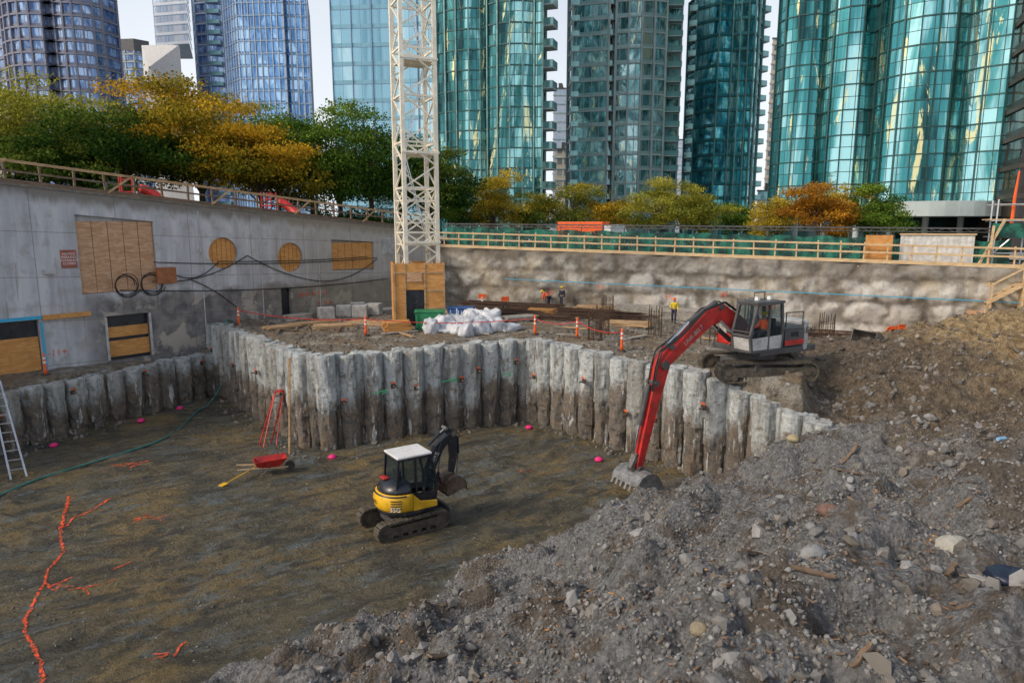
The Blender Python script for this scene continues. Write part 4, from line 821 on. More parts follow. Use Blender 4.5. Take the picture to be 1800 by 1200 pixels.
shell([(.81,.86,.78,0),(.84,.95,.84,0),(.93,1.01,.88,0),(1.08,1.04,.9,0),(1.26,1.03,.9,0),(1.40,.98,.87,0),(1.45,.92,.84,0)],'counterweight',YEL)
shell([(1.455,.9,.82,0),(1.54,.88,.8,0),(1.66,.80,.75,0),(1.76,.66,.66,0),(1.80,.45,.5,0)],'engine_cover',BLK)
b=MB()
for sy in(-1,1): b.prism([(.0,.82),(.92,.82),(.92,1.02),(.3,1.12),(.0,1.42)],sy*.8-.05,sy*.8+.05)
b.obj('side_panel',YEL,Mn,bevel=.02)
for k in range(4): MB().tube([( -1.05*max(0,math.cos(a))**.75-.0,.91*math.sin(a),1.02+k*.09) for a in np.linspace(-1.25,-.85,6)],.018,5).obj('vent_slot',BLK,Mn)
MB().tube([(-1.0*max(0,math.cos(a))**.75,.885*math.sin(a),1.42) for a in np.linspace(-1.4,1.4,20)],.025,6).obj('trim_line',BLK,Mn)
pr=[(-.35,.98),(.95,.98),(1.02,1.55),(.80,2.62),(-.42,2.64),(-.50,1.6)]
fr=MB()
for y in(-.62,.42):
    for i in range(6): p=pr[i];q=pr[(i+1)%6]; fr.beam((p[0],y,p[1]),(q[0],y,q[1]),.075)
    fr.beam((.25,y,.98),(.2,y,2.62),.06)
for p in pr: fr.beam((p[0],-.62,p[1]),(p[0],.42,p[1]),.075)
fr.prism([(-.3,1.0),(.95,1.0),(.98,1.3),(-.42,1.4)],-.64,-.6); fr.prism([(-.3,1.0),(.95,1.0),(.98,1.3),(-.42,1.4)],.4,.44); fr.box((-.46,-.1,1.6),(.05,1.0,.3)); fr.obj('cab_frame',BLK,Mn)
b=MB(); b.prism([(-.44,1.6),(.98,1.45),(.78,2.57),(-.38,2.59)],-.58,.38); b.obj('cab_window',CGL,Mn)
b=MB(); b.slab([(-.48,-.68),(.84,-.68),(.84,.48),(-.48,.48)],2.66,2.75); b.obj('cab_roof',WHITE,Mn,bevel=.04)
b=MB(); b.box((.0,-.1,1.35),(.4,.45,.15)); b.box((-.25,-.1,1.75),(.12,.45,.8)); b.obj('seat',BLK,Mn,bevel=.03)
for y in(-.4,.2): MB().cyl((.6,y,1.0),(.55,y,1.75),.02,n=6).obj('control_lever',DGREY,Mn)
b=MB(); b.box((-.58,.25,1.82),(.22,.4,.05)); b.obj('red_cloth',RED,Mn,bevel=.02)
b=MB(); b.prism(prof([(1.0,.95),(1.05,1.85),(1.4,2.6),(1.95,3.1)],[.22,.34,.38,.22]),-.12,.1); b.obj('boom',BLK,Mn,bevel=.01)
b=MB(); b.prism(prof([(1.7,3.3),(1.98,3.0),(2.02,2.15),(1.9,1.45)],[.14,.34,.26,.16]),-.1,.08); b.obj('stick',BLK,Mn,bevel=.01)
for q in((1.0,.95,.1),(1.97,3.05,.09),(1.9,1.45,.08),(1.7,3.3,.06)): MB().cyl((q[0],-.17,q[1]),(q[0],.15,q[1]),q[2]).obj('pivot_pin',STEEL,Mn)
for q in(((1.22,-.01,.9),(1.42,-.01,1.7),.06),((1.0,-.01,2.75),(1.5,-.01,3.15),.06),((2.22,-.01,2.9),(2.24,-.01,2.25),.05)): MB().cyl(*q).obj('hydraulic_cylinder',BLK,Mn)
for q in(((1.42,-.01,1.7),(1.5,-.01,2.3),.035),((1.5,-.01,3.15),(1.72,-.01,3.3),.03),((2.24,-.01,2.25),(2.18,-.01,1.5),.03)): MB().cyl(*q).obj('piston_rod',CHR,Mn)
for y in(-.16,.14): MB().tube([(.92,y,1.1),(1.1,y,1.9),(1.5,y,2.9),(2.05,y,3.25),(2.25,y,2.9)],.018,5).obj('hydraulic_hose',CAB,Mn)
b=MB(); b.box((.98,-.01,.85),(.3,.35,.45)); b.obj('swing_post',BLK,Mn,bevel=.03)
bucket(Mn,(1.92,-.01,1.1),R(15),.44,.9,PM('brown_bucket_steel',(.16,.11,.08),.6,.3,.4,4,.2,dirt=.4),4)
text('DEERE',.22,Mn,(1.2,-.13,2.2),(R(90),R(-64),0),REFL); text('35G',.22,Mn,(-.66,-.78,.98),(R(90),0,R(-36)),REFL); text('35G',.18,Mn,(-1.07,0,1.15),(R(90),0,R(-90)),BLK)

# ------------------------------------------------------------------ people
def person(label,loc,rz,pose,top,hat,scale=1.0):
    T=thing('person',label,'person',loc,rz); T.scale=(scale,)*3
    P={'pel':(0,0,.95),'sp':(0,0,1.18),'ch':(0,0,1.38),'nk':(0,0,1.5),'hb':(0,.02,1.58),'ht':(0,.02,1.72)}
    for s,n in((-1,'l'),(1,'r')):
        P['sh'+n]=(s*.18,0,1.42);P['el'+n]=(s*.25,-.02,1.14);P['wr'+n]=(s*.25,.1,.9);P['hd'+n]=(s*.25,.13,.83)
        P['hp'+n]=(s*.1,0,.9);P['kn'+n]=(s*.12,.03,.5);P['an'+n]=(s*.13,0,.1);P['to'+n]=(s*.14,.15,.04)
    if pose=='bend':
        M=Matrix.Translation((0,0,.95))@Matrix.Rotation(R(-55),4,'X')@Matrix.Translation((0,0,-.95))
        for k in P:
            if k[:2] not in('hp','kn','an','to','pe'): P[k]=tuple(M@Vector(P[k]))
        for n in 'lr': x=P['sh'+n]; P['el'+n]=(x[0],x[1]+.05,x[2]-.28);P['wr'+n]=(x[0],x[1]+.12,x[2]-.5);P['hd'+n]=(x[0],x[1]+.14,x[2]-.58)
    if pose=='walk': P['knl']=(-.11,.18,.52);P['anl']=(-.11,.12,.12);P['tol']=(-.12,.28,.06);P['anr']=(.13,-.25,.12);P['tor']=(.13,-.12,.03);P['wrr']=(.25,.22,1.05);P['hdr']=(.24,.3,1.08)
    if pose=='sit':
        for n,s in(('l',-1),('r',1)):
            P['kn'+n]=(s*.14,.45,.92);P['an'+n]=(s*.14,.5,.5);P['to'+n]=(s*.14,.65,.44);P['el'+n]=(s*.26,.08,1.14);P['wr'+n]=(s*.22,.33,1.12);P['hd'+n]=(s*.22,.4,1.13)
    rad={'pel':.13,'sp':.12,'ch':.14,'nk':.055,'hb':.085,'ht':.085,'sh':.07,'el':.045,'wr':.03,'hd':.032,'hp':.09,'kn':.06,'an':.042,'to':.04}
    E_=[('pel','sp'),('sp','ch'),('ch','nk'),('nk','hb'),('hb','ht')]
    for n in 'lr': E_+=[('ch','sh'+n),('sh'+n,'el'+n),('el'+n,'wr'+n),('wr'+n,'hd'+n),('pel','hp'+n),('hp'+n,'kn'+n),('kn'+n,'an'+n),('an'+n,'to'+n)]
    def skin(nm,keys,edges,g,mat):
        keys=list(keys); me=bpy.data.meshes.new(nm); co=[P[k] for k in keys]; ed=[(keys.index(a),keys.index(c)) for a,c in edges]; rs=[rad[k if k in rad else k[:-1]]+g for k in keys]
        if nm=='body':
            for n in 'lr':
                h=Vector(P['hd'+n]); d=(h-Vector(P['wr'+n])).normalized(); s=Vector((0,1,0)) if abs(d.y)<.8 else Vector((1,0,0)); hi=keys.index('hd'+n)
                for k in range(5):
                    o=s*(k-1.8)*.02; L=(.05,.085,.095,.085,.065)[k]; a=len(co); co+= [tuple(h+d*.03+o),tuple(h+d*(.03+L*.55)+o*1.2),tuple(h+d*(.03+L)+o*1.1+Vector((.012,0,0)))]; rs+=[.010,.009,.008]; ed+=[(hi,a),(a,a+1),(a+1,a+2)]
            hb=Vector(P['hb']); co.append(tuple(hb+Vector((0,.11,.05)))); rs.append(.015); ed.append((keys.index('hb'),len(co)-1))
        me.from_pydata(co,ed,[]); me.materials.append(mat); o=mkobj(nm,me,T); m=o.modifiers.new('s','SKIN'); 
        sv=me.skin_vertices[0].data
        for i,r in enumerate(rs): sv[i].radius=(r,r); sv[i].use_root=(i==0)
        q=o.modifiers.new('u','SUBSURF'); q.levels=1;q.render_levels=1; m.use_smooth_shade=True; return o
    skin('body',P.keys(),E_,0,SKIN)
    ju=['pel','sp','ch','shl','ell','shr','elr','wrl','wrr']; skin('jacket',ju,[('pel','sp'),('sp','ch'),('ch','shl'),('shl','ell'),('ch','shr'),('shr','elr'),('ell','wrl'),('elr','wrr')],.025,top)
    tu=['pel','hpl','knl','anl','hpr','knr','anr']; skin('trousers',tu,[('pel','hpl'),('hpl','knl'),('knl','anl'),('pel','hpr'),('hpr','knr'),('knr','anr')],.022,NAVY)
    ht=P['ht']; b=MB(); b.ball((ht[0],ht[1],ht[2]-.03),(.125,.145,.13),14,zmin=0); b.slab([(ht[0]+.15*math.cos(a),ht[1]+.03+.18*math.sin(a)) for a in np.linspace(0,6.28,16,endpoint=False)],ht[2]-.04,ht[2]-.025); b.obj('hard_hat',hat,T,smooth=False)
    for n in 'lr':
        a=P['an'+n];t=P['to'+n]; b=MB(); b.ball(((a[0]+t[0])/2,(a[1]+t[1])/2,t[2]+.02),(.06,.15,.07),8); b.obj('boot',BLK,T)
    return T
def gp(x,y,dz=0): return (x,y,hz(x,y)+dz)
person('worker in dark clothes and hi vis vest standing by the rebar',gp(3.9,53),R(140),'walk',NAVY,HIVIS,.95)
person('worker bending over the rebar in orange vest',gp(2.9,53.5),R(60),'bend',HIOR,HIVIS,.95)
person('worker in yellow hi vis vest standing beyond the rubble',gp(10.9,45.6,-.02),R(160),'walk',HIVIS,HIOR,.95)
ox=10.2+.6*math.cos(HD)-.83*math.sin(HD); oy=28+.6*math.sin(HD)+.83*math.cos(HD)
person('excavator operator in red jacket sitting in the cab',(ox,oy,1.0),HD-R(90),'sit',HIOR,HIVIS,.95)

# ------------------------------------------------------------------ site objects
dl=thing('delineator_post','orange delineator post with reflective bands','traffic cone',(0,0,0),group='delineator posts around the pit')
b=MB(); b.tube([(0,0,.06),(0,0,.25),(0,0,1.05),(0,0,1.15)],[.1,.075,.055,.03],14); b.obj('post',ORG,dl,smooth=True); MB().cyl((0,0,0),(0,0,.07),.22,.2,n=8).obj('base',DARK,dl)
for z,r in((.67,.069),(.89,.064)): MB().cyl((0,0,z-.05),(0,0,z+.05),r,n=14).obj('reflective_band',REFL,dl)
dps=[(-17.2,42.6),(-8.3,38.3),(1.3,38.2),(3.6,37.3),(5.4,33.1),(-24.0,34.4),(-2.3,53),(9.7,52.0)]
for i,(x,y) in enumerate(dps):
    if i==0: dl.location=gp(x,y)
    else: clone(dl,gp(x,y))
pts=[]
for (x,y),(x2,y2) in zip(dps[:5],dps[1:5]): pts+=sag(gp(x,y,.95),gp(x2,y2,.95),.25,8)
MB().tube(pts,.025,5).obj('warning_rope',RED,label='red warning rope strung between delineator posts',category='rope')
st=thing('sign_stand','small orange sign on a folding stand','sign',(0,0,0),group='orange sign stands on the platform')
for a in(0,2.1,4.2): MB().beam((.02*math.cos(a),.02*math.sin(a),.7),(.35*math.cos(a),.35*math.sin(a),0),.04).obj('leg',BLK,st)
b=MB(); b.box((0,0,.9),(.6,.04,.35)); b.obj('panel',ORG,st)
for i,(x,y) in enumerate([(-2.4,54.5),(8.4,52.0),(24.0,41.6),(14.0,40),(-.5,50)]):
    if i==0: st.location=gp(x,y)
    else: clone(st,gp(x,y),random.uniform(-.4,.4))
def lumpy(s,seed,k=1.0):
    b=MB(); b.ball((0,0,0),1,22); V=np.array(b.v); q=np.sign(V)*np.abs(V)**.55
    nn=fbm(q[:,0]*1.5+seed*3,q[:,1]*1.5+q[:,2]*2,4,seed)-.5; n2=fbm(q[:,0]*4+seed*3,q[:,1]*4+q[:,2]*5,3,seed+3)-.5; q=q*(1+.8*k*nn+.4*k*n2)[:,None]; q[:,2]+=1
    b.v=[tuple(v) for v in q*np.array(s)]; return b
for i,(x,y,s) in enumerate([(-3.9,39.6,.55),(-2.8,39.9,.6),(-3.1,38.5,.5),(-1.9,39.0,.55),(-4.6,38.6,.42),(-1.3,40.4,.6),(-2.3,41.0,.62),(-3.3,41,.6),(-1.0,39.4,.45),(-2.6,38.0,.38)]):
    T=thing('bulk_bag','white woven bulk bag slumped on the platform','bag',gp(x,y,-.1),random.uniform(0,3),'white bulk bags')
    lumpy((s*random.uniform(.85,1.1),s,s*random.uniform(.7,1.15)),i).obj('sack',BAG,T,smooth=True)
    for a in(0,1.57,3.14,4.71): ca,sa=math.cos(a+.78)*s*.75,math.sin(a+.78)*s*.75; MB().tube([(ca,sa,s*1.3),(ca*.95,sa*.95,s*2.0),(ca*.6,sa*.8,s*1.4)],.025,5).obj('lifting_loop',BAG,T)
for i,(x,y,s) in enumerate([(-3.4,38.9,(.9,.6,.22)),(-.6,40.0,(.8,.9,.25)),(-2.2,39.6,(1.2,.8,.5))]):
    o=lumpy(s,i+20,1.3).obj('sheeting_heap',SHEET,smooth=True,loc=gp(x,y,-.08),rotz=i,label='crumpled grey plastic sheeting among bulk bags',category='plastic sheet')
def bin_(loc,rz,mat,lab,s=(1.5,1.0,.95),logo=False):
    T=thing('storage_bin',lab,'bin',loc,rz); b=MB(); b.prism([(-s[0]/2*.9,0),(s[0]/2*.9,0),(s[0]/2,s[2]),(-s[0]/2,s[2])],-s[1]/2,s[1]/2); b.obj('body',mat,T,bevel=.03)
    b=MB(); b.box((0,0,s[2]+.04),(s[0]+.1,s[1]+.1,.09)); b.obj('lid',mat,T,bevel=.02)
    for x in(-.42,.42): MB().box((x*s[0],-s[1]/2-.03,s[2]*.5),(.06,.06,s[2]*.8)).obj('rib',mat,T)
    if logo:
        b=MB(); b.prism([(.16*math.cos(a),s[2]*.55+.12*math.sin(a)) for a in np.linspace(0,6.28,14,endpoint=False)],-s[1]/2-.02,-s[1]/2-.004); b.prism([(-.35,s[2]*.3),(.35,s[2]*.3),(.35,s[2]*.36),(-.35,s[2]*.36)],-s[1]/2-.02,-s[1]/2-.004); b.obj('logo',REFL,T)
bin_(gp(-4.9,40.4),R(5),GRNP,'green plastic storage bin with white logo beside the bulk bags',(1.7,1.1,1.05),True); bin_(gp(-3.2,42.6),R(-5),BLUP,'blue plastic storage bin behind the bulk bags',(1.6,1,1.0))
cb=MB().box((0,0,.4),(1.0,.8,.8)).obj('concrete_block',CBLK,bevel=.04,loc=gp(-11.6,46.8),rotz=.2,label='grey concrete block stacked by the wall',category='concrete block',group='concrete blocks')
for x,y,r in((-10.4,46.4,.1),(-12.4,45.2,.5),(-9.6,47.3,-.2),(-11.0,48.4,.3)): clone(cb,gp(x,y),r)
def stack(loc,rz,n,m,L,lab,mat=TIMB,w=.22,t=.06,j=.15,name='lumber_stack'):
    b=MB()
    for k in range(m):
        for i in range(n): b.box((random.uniform(-j,j),(i-n/2)*w*1.1,t/2+k*(t+.01)),(L*random.uniform(.85,1),w,t),(0,0,random.uniform(-.06,.06)))
    return b.obj(name,mat,loc=loc,rotz=rz,label=lab,category='lumber')
GL=PM('grey_lumber',(.40,.37,.32),.8,0,.3,4,.2)
stack(gp(-10.8,41.2,.03),.3,5,3,2.6,'pile of loose timber planks near the crane base'); stack(gp(-8.9,43.0,.03),-.4,5,2,3.2,'scattered timber planks beside the enclosure'); stack(gp(-12.6,42.4,.05),.6,3,2,3.0,'short stack of timber on the platform')
stack(gp(-6.7,39.4,.03),.35,5,9,1.5,'open plywood crate pile next to the enclosure',PLY); stack(gp(9.6,50.5,.03),-.4,8,9,3.8,'stack of grey lumber and forms by the far wall',GL); stack(gp(12.3,48.2,.03),-.35,7,10,3.4,'stack of grey formwork lumber by the far wall',GL); stack(gp(-13.9,40.6,.05),.8,4,2,2.2,'broken timber offcuts on platform edge'); stack(gp(20,42,.03),-.4,6,3,4,'low stack of lumber near the far wall')
for x,y,r,n,m,L,mt in((6.4,51.5,-.4,6,4,3,TIMB),(15.5,46.5,-.4,6,5,3.4,GL),(-4,47.5,.2,6,3,2.8,TIMB),(.4,44.5,.5,5,4,2.4,GL),(7.4,42.5,-.3,6,3,2.8,TIMB),(2.2,47.8,-.3,5,5,2.2,PLY),(-9,50,.6,6,4,2.6,GL),(17.5,45.2,-.5,5,4,2.6,PLY),(-14.2,44.8,.9,4,5,1.8,GL),(11.5,41.5,.1,5,2,2.6,TIMD)):
    stack(gp(x,y,.02),r,n,m,L,'stack of site timber and formwork on the dusty platform',mt)
for i in range(30):
    x=random.uniform(-15,14); y=random.uniform(36,50)
    if sdist(np.array([x]),np.array([y]))[0]<1.2 or (x-L0.x)*LN.x+(y-L0.y)*LN.y>-1.5: continue
    L=random.uniform(1.0,2.8); MB().box((0,0,.05),(L,random.uniform(.1,.24),.06)).obj('plank',random.choice([TIMB,TIMD,GL]),loc=gp(x,y,.04),rotz=random.uniform(0,3),label='loose plank lying on the dusty platform',category='plank',group='loose planks on the platform')
for i,(x,y,L,r) in enumerate([(1.0,50.0,9,-.45),(-1.0,47.5,7,-.5),(4.2,47,8,-.55),(15,42.5,8,-.38),(21,40,7,-.4),(0,52,8,-.42),(3.5,49,9,-.48),(5.8,45.4,6,-.3),(1.5,45.8,6,-.6)]):
    b=MB()
    for k in range(36):
        yy=random.uniform(-.6,.6); zz=random.uniform(.03,.5)*(1-abs(yy)); s=random.uniform(-.4,.4); b.tube([(-L/2+s,yy,zz),(0,yy+random.uniform(-.05,.05),zz),(L/2+s,yy+random.uniform(-.1,.1),zz)],.026,5)
    b.obj('rebar_bundle',RUST,loc=gp(x,y,.02),rotz=r,label='bundle of rusty rebar lying on the platform',category='rebar',group='rebar bundles')
def cage(loc,h=1.6):
    T=thing('rebar_cage','upright cage of rusty rebar rising from the slab','rebar',loc,0,'upright rebar cages')
    b=MB()
    for i in range(10): a=i*.628; b.tube([(.38*math.cos(a),.38*math.sin(a),-.1),(.38*math.cos(a)+random.uniform(-.03,.03),.38*math.sin(a),h*random.uniform(.9,1.1))],.02,5)
    b.obj('vertical_bar',RUST,T)
    for z in(.3,.7,1.1): MB().tube([(.39*math.cos(a),.39*math.sin(a),z) for a in np.linspace(0,6.28,14)],.015,5).obj('tie_ring',RUST,T)
for x,y in((4.5,36.6),(5.1,38.2),(8.2,38.8),(17.0,36.5),(6.2,44)): cage(gp(x,y))
def barrier(loc,rz,tilt=.3):
    T=thing('orange_barrier','orange plastic panel leaning on the soil','barrier',loc,rz); b=MB(); b.box((0,0,.45),(1.4,.08,.8),(tilt,0,0)); b.obj('panel',ORG,T,bevel=.03)
    for x in(-.6,.6): MB().beam((x,0,.4),(x,.5,0),.05).obj('leg',DGREY,T)
barrier(gp(22.8,39.8,-.1),.1,.9); barrier(gp(24.5,43.3,-.1),.3,.6)
T=thing('loader_bucket','dark steel loader bucket resting on rubble','bucket',gp(17.8,34.0,.0),R(200)); bucket(T,(0,0,.4),R(100),.5,1.5,STEEL,5)
MB().box((0,0,.8),(.9,.05,1.7),(0,0,0)).obj('plywood_sheet',PLYP,loc=gp(28.0,41.0),rotz=-.4,label='pale plywood sheet standing against shotcrete wall',category='plywood sheet')
def ladder(a,b_,w,mat,n,name,label,step=False):
    a=Vector(a);b_=Vector(b_);d=(b_-a); T=thing(name,label,'ladder',a); side=Vector((0.85,.5,0)).normalized()*w/2
    for s in(-1,1): MB().beam(side*s,d+side*s*.75,.07,.04).obj('rail',mat,T)
    for i in range(1,n): t=i/n; k=1-.25*t; MB().beam(d*t-side*k,d*t+side*k,.06,.035).obj('rung',mat if not step else ALU,T)
    if step:
        o=Vector((.35,-.35,0))
        for s in(-1,1): MB().beam(o*1.0+side*s*1.1,d+side*s*.7,.04,.04).obj('rear_leg',mat,T)
        MB().box(d,(.3,.4,.06)).obj('top_cap',mat,T)
ladder(gp(-20.6,27.2),(-23.6,30.4,-.9),.55,ALU,11,'extension_ladder','aluminium ladder leaning on the low pile wall')
ladder(gp(-12.1,32.2),(-11.5,32.9,-1.95),.55,RED,9,'step_ladder','red fibreglass step ladder standing against pile wall',True)
MB().beam((-10.5,30.9,-4.5),(-10.4,31.3,.0),.09,.09).obj('timber_pole',TIMB,label='upright timber pole leaning on pile wall corner',category='timber pole')
wb=thing('wheelbarrow','red wheelbarrow with wooden handles tipped on the pit floor','wheelbarrow',gp(-10.4,28.0),R(25))
b=MB(); b.add([(-.4,-.25,.3),(.4,-.22,.3),(.4,.22,.3),(-.4,.25,.3),(-.62,-.4,.62),(.72,-.38,.66),(.72,.38,.66),(-.62,.4,.62)],[(0,3,2,1),(0,1,5,4),(1,2,6,5),(2,3,7,6),(3,0,4,7)]); o=b.obj('tray',RED,wb); so=o.modifiers.new('s','SOLIDIFY'); so.thickness=.03
for s in(-1,1): MB().beam((.75,s*.12,.2),(-1.3,s*.35,.42),.05,.05).obj('handle',LUM,wb); MB().tube([(-.3,s*.25,.34),(-.4,s*.28,0),(0,s*.25,.3)],.02,6).obj('leg',STEEL,wb)
b=MB(); b.cyl((.85,-.06,.2),(.85,.06,.2),.2,n=20); b.obj('wheel',DARK,wb)
sh=thing('shovel','yellow handled shovel lying on the pit floor','shovel',gp(-11.6,26.8,.06),R(60))
MB().cyl((-.2,0,.03),(1.3,0,.28),.025).obj('handle',YEL,sh); b=MB(); b.prism([(-.2,.05),(-.5,.02),(-.5,0),(-.2,.02)],-.13,.13); b.obj('blade',YEL,sh); MB().box((1.33,0,.285),(.05,.14,.04)).obj('grip',BLK,sh)
pts=[gp(-18.4,46,.05),gp(-18.2,44.2,.05),(-17.9,42.3,.25),(-17.75,41.6,-.6),(-17.8,41.4,-3.0)]+[gp(x,y,.05) for x,y in((-18.0,39.6),(-18,37.7),(-17.6,35),(-17.4,32.5),(-18,30.8),(-18.7,29.4),(-19.3,28.1),(-19.8,26.9),(-20.1,25.4),(-20.3,23.5),(-19.8,21.5))]
def smoothpts(P,k=5):
    P=[Vector(p) for p in P]; out=[]
    for i in range(len(P)-1):
        a=P[max(0,i-1)];b=P[i];c=P[i+1];d=P[min(len(P)-1,i+2)]
        for j in range(k):
            t=j/k; out.append(.5*((2*b)+(c-a)*t+(2*a-5*b+4*c-d)*t*t+(3*b-a-3*c+d)*t**3))
    return out+[P[-1]]
MB().tube(smoothpts(pts),.045,6).obj('water_hose',HOSE,label='green hose running down the piles across pit floor',category='hose')
def ribbon(paths,name,label,mat=SPRAY,w=.1,jit=.05):
    b=MB()
    for path in paths:
        P=[]
        for (x0,y0),(x1,y1) in zip(path,path[1:]):
            n=max(2,int(math.hypot(x1-x0,y1-y0)/.1))
            for i in range(n): t=i/n; P.append((x0+(x1-x0)*t+random.uniform(-jit,jit),y0+(y1-y0)*t+random.uniform(-jit,jit)))
        P.append(path[-1]); L=[]
        for k,p in enumerate(P):
            a=Vector(P[max(0,k-1)]);c=Vector(P[min(len(P)-1,k+1)]); d=(c-a); d=d.normalized() if d.length>1e-4 else Vector((1,0)); n_=Vector((-d.y,d.x))*w*random.uniform(.5,1.2)
            for s in(-1,1): q=Vector(p)+n_*s; L.append((q.x,q.y,hz(q.x,q.y)+.03))
        b.add(L,[(2*k,2*k+1,2*k+3,2*k+2) for k in range(len(P)-1)])
    o=b.obj(name,mat); o['label']=label; o['category']='spray mark'; o['group']='spray paint marks on the pit floor'
ribbon([[(-15.5,25.3),(-15.9,23.6),(-15.8,22.5),(-16.6,24.0),(-17.5,25.6),(-16.6,24.0),(-15.8,22.5),(-15.3,21.7),(-14.65,20.9),(-14.3,19.6),(-13.8,18.6),(-13.5,17.7),(-13.2,17),(-12.6,16.2),(-11.8,15.4),(-11.3,14.9),(-10.9,14.4),(-10.6,13.4)]],'spray_line','wandering orange spray paint line on the pit floor',w=.05,jit=.03)
def scrib(x,y,L,ang,strokes,tall):
    for k in range(strokes):
        a=ang+random.uniform(-1.1,1.3); cx_=x+L*random.uniform(0,1)*math.cos(ang); cy_=y+random.uniform(0,tall); l=L*random.uniform(.25,.6)
        q=[(cx_-l/2*math.cos(a),cy_-l/2*math.sin(a)),(cx_+random.uniform(-.08,.08),cy_+random.uniform(-.08,.08)),(cx_+l/2*math.cos(a),cy_+l/2*math.sin(a))]
        if k%2: q.append((q[-1][0]-l*.3*math.cos(a+1.6),q[-1][1]+l*.35))
        ribbon([q],'spray_stroke','loose orange sprayed stroke on the pit floor',w=.035,jit=.02)
scrib(-17.5,28.6,1.1,.1,5,.7); scrib(-13.5,23.0,1.0,.4,5,.6); scrib(-13.6,18.3,1.4,.35,6,.6); scrib(-12.9,19.8,1.0,.5,2,.2); scrib(-8.9,15.2,.8,.5,4,.4); scrib(.2,28,.9,.1,2,.3)
for x,y in((-8.4,30.6),(-22.2,31.8),(-20.0,35.6),(.9,34.9),(-19.4,38.7),(3.9,29.4)):
    b=MB(); b.ball((0,0,.06),(.2,.2,.13),10,zmin=-.4); b.obj('pink_marker',PINK,loc=gp(x,y),smooth=True,label='small pink painted marker at the wall foot',category='marker',group='pink markers')
# ------------------------------------------------------------------ stones
def ico():
    p=(1+5**.5)/2; v=np.array([(-1,p,0),(1,p,0),(-1,-p,0),(1,-p,0),(0,-1,p),(0,1,p),(0,-1,-p),(0,1,-p),(p,0,-1),(p,0,1),(-p,0,-1),(-p,0,1)])/math.hypot(1,p)
    f=np.array([(0,11,5),(0,5,1),(0,1,7),(0,7,10),(0,10,11),(1,5,9),(5,11,4),(11,10,2),(10,7,6),(7,1,8),(3,9,4),(3,4,2),(3,2,6),(3,6,8),(3,8,9),(4,9,5),(2,4,11),(6,2,10),(8,6,7),(9,8,1)]); return v,f
IV,IF=ico()
def scatter(n,sx,sy,smin,smax,keep,name,pal,pw=3.0):
    x=rng.uniform(*sx,n*4);y=rng.uniform(*sy,n*4); k=keep(x,y); x=x[k][:n];y=y[k][:n]; n=len(x); z=height(x,y)
    s=smin+(smax-smin)*rng.uniform(0,1,n)**pw
    jit=1+.2*rng.normal(size=(n,12)); q=rng.normal(size=(n,4)); q/=np.linalg.norm(q,axis=1)[:,None]; w_,a,b_,c=q.T
    Rm=np.stack([1-2*(b_*b_+c*c),2*(a*b_-c*w_),2*(a*c+b_*w_),2*(a*b_+c*w_),1-2*(a*a+c*c),2*(b_*c-a*w_),2*(a*c-b_*w_),2*(b_*c+a*w_),1-2*(a*a+b_*b_)],-1).reshape(n,3,3)
    v=IV[None]*jit[:,:,None]*np.array([1,.8,.65])*s[:,None,None]; v=np.einsum('nij,nkj->nki',Rm,v); v+=np.stack([x,y,z+s*.1],-1)[:,None]
    F=(IF[None]+12*np.arange(n)[:,None,None]).reshape(-1,3); pal=np.array(pal); cc=pal[rng.integers(0,len(pal),n)]*rng.uniform(.65,1.2,(n,1))
    o=mkobj(name,npmesh(name,v.reshape(-1,3),F,[STONE],False,np.repeat(cc,12,0))); o['kind']='stuff'; return o
SP=[(.30,.30,.30),(.34,.34,.34),(.44,.44,.44),(.26,.24,.21),(.3,.29,.27),(.22,.22,.22),(.26,.22,.18),(.2,.18,.15)]
scatter(32000,(-8,17),(4.5,26),.010,.055,lambda x,y:(bankd(x,y)>.1)&(sdist(x,y)<0)&(abs(x)<y*.8+1)&(rng.uniform(0,1,len(x))<np.clip(1.6-.06*y,0.15,1))&(fbm(x*.8,y*.8,3,77)>.42),'gravel',SP,pw=2.2)
scatter(1800,(-8,22),(5,28),.05,.19,lambda x,y:(bankd(x,y)>-.2)&((sdist(x,y)<.5)|(x>12))&(abs(x)<y*.8+1)&(fbm(x*.6,y*.6,3,70)>.49),'rubble',SP,pw=2.3)
scatter(1500,(-26,8),(13,41),.015,.06,lambda x,y:(bankd(x,y)<.2)&(sdist(x,y)<-.2)&(fbm(x*.5,y*.5,3,71)>.52),'pit_gravel',[(.24,.21,.16),(.28,.26,.21),(.16,.14,.11)])
scatter(900,(-26,12),(13,42),.05,.18,lambda x,y:(sdist(x,y)<-.3)&(sdist(x,y)>-1.4)&(bankd(x,y)<.2),'wall_foot_rubble',[(.24,.21,.17),(.33,.31,.27),(.13,.11,.09)])
scatter(7000,(-17,30),(20,55),.03,.17,lambda x,y:(sdist(x,y)>.5)&((x-K.x)*RN.x+(y-K.y)*RN.y<-.6)&((x-L0.x)*LN.x+(y-L0.y)*LN.y<-.5)&(fbm(x*.4,y*.4,3,72)>.44),'platform_gravel',[(.28,.23,.17),(.36,.32,.26),(.16,.12,.085),(.12,.09,.065)])
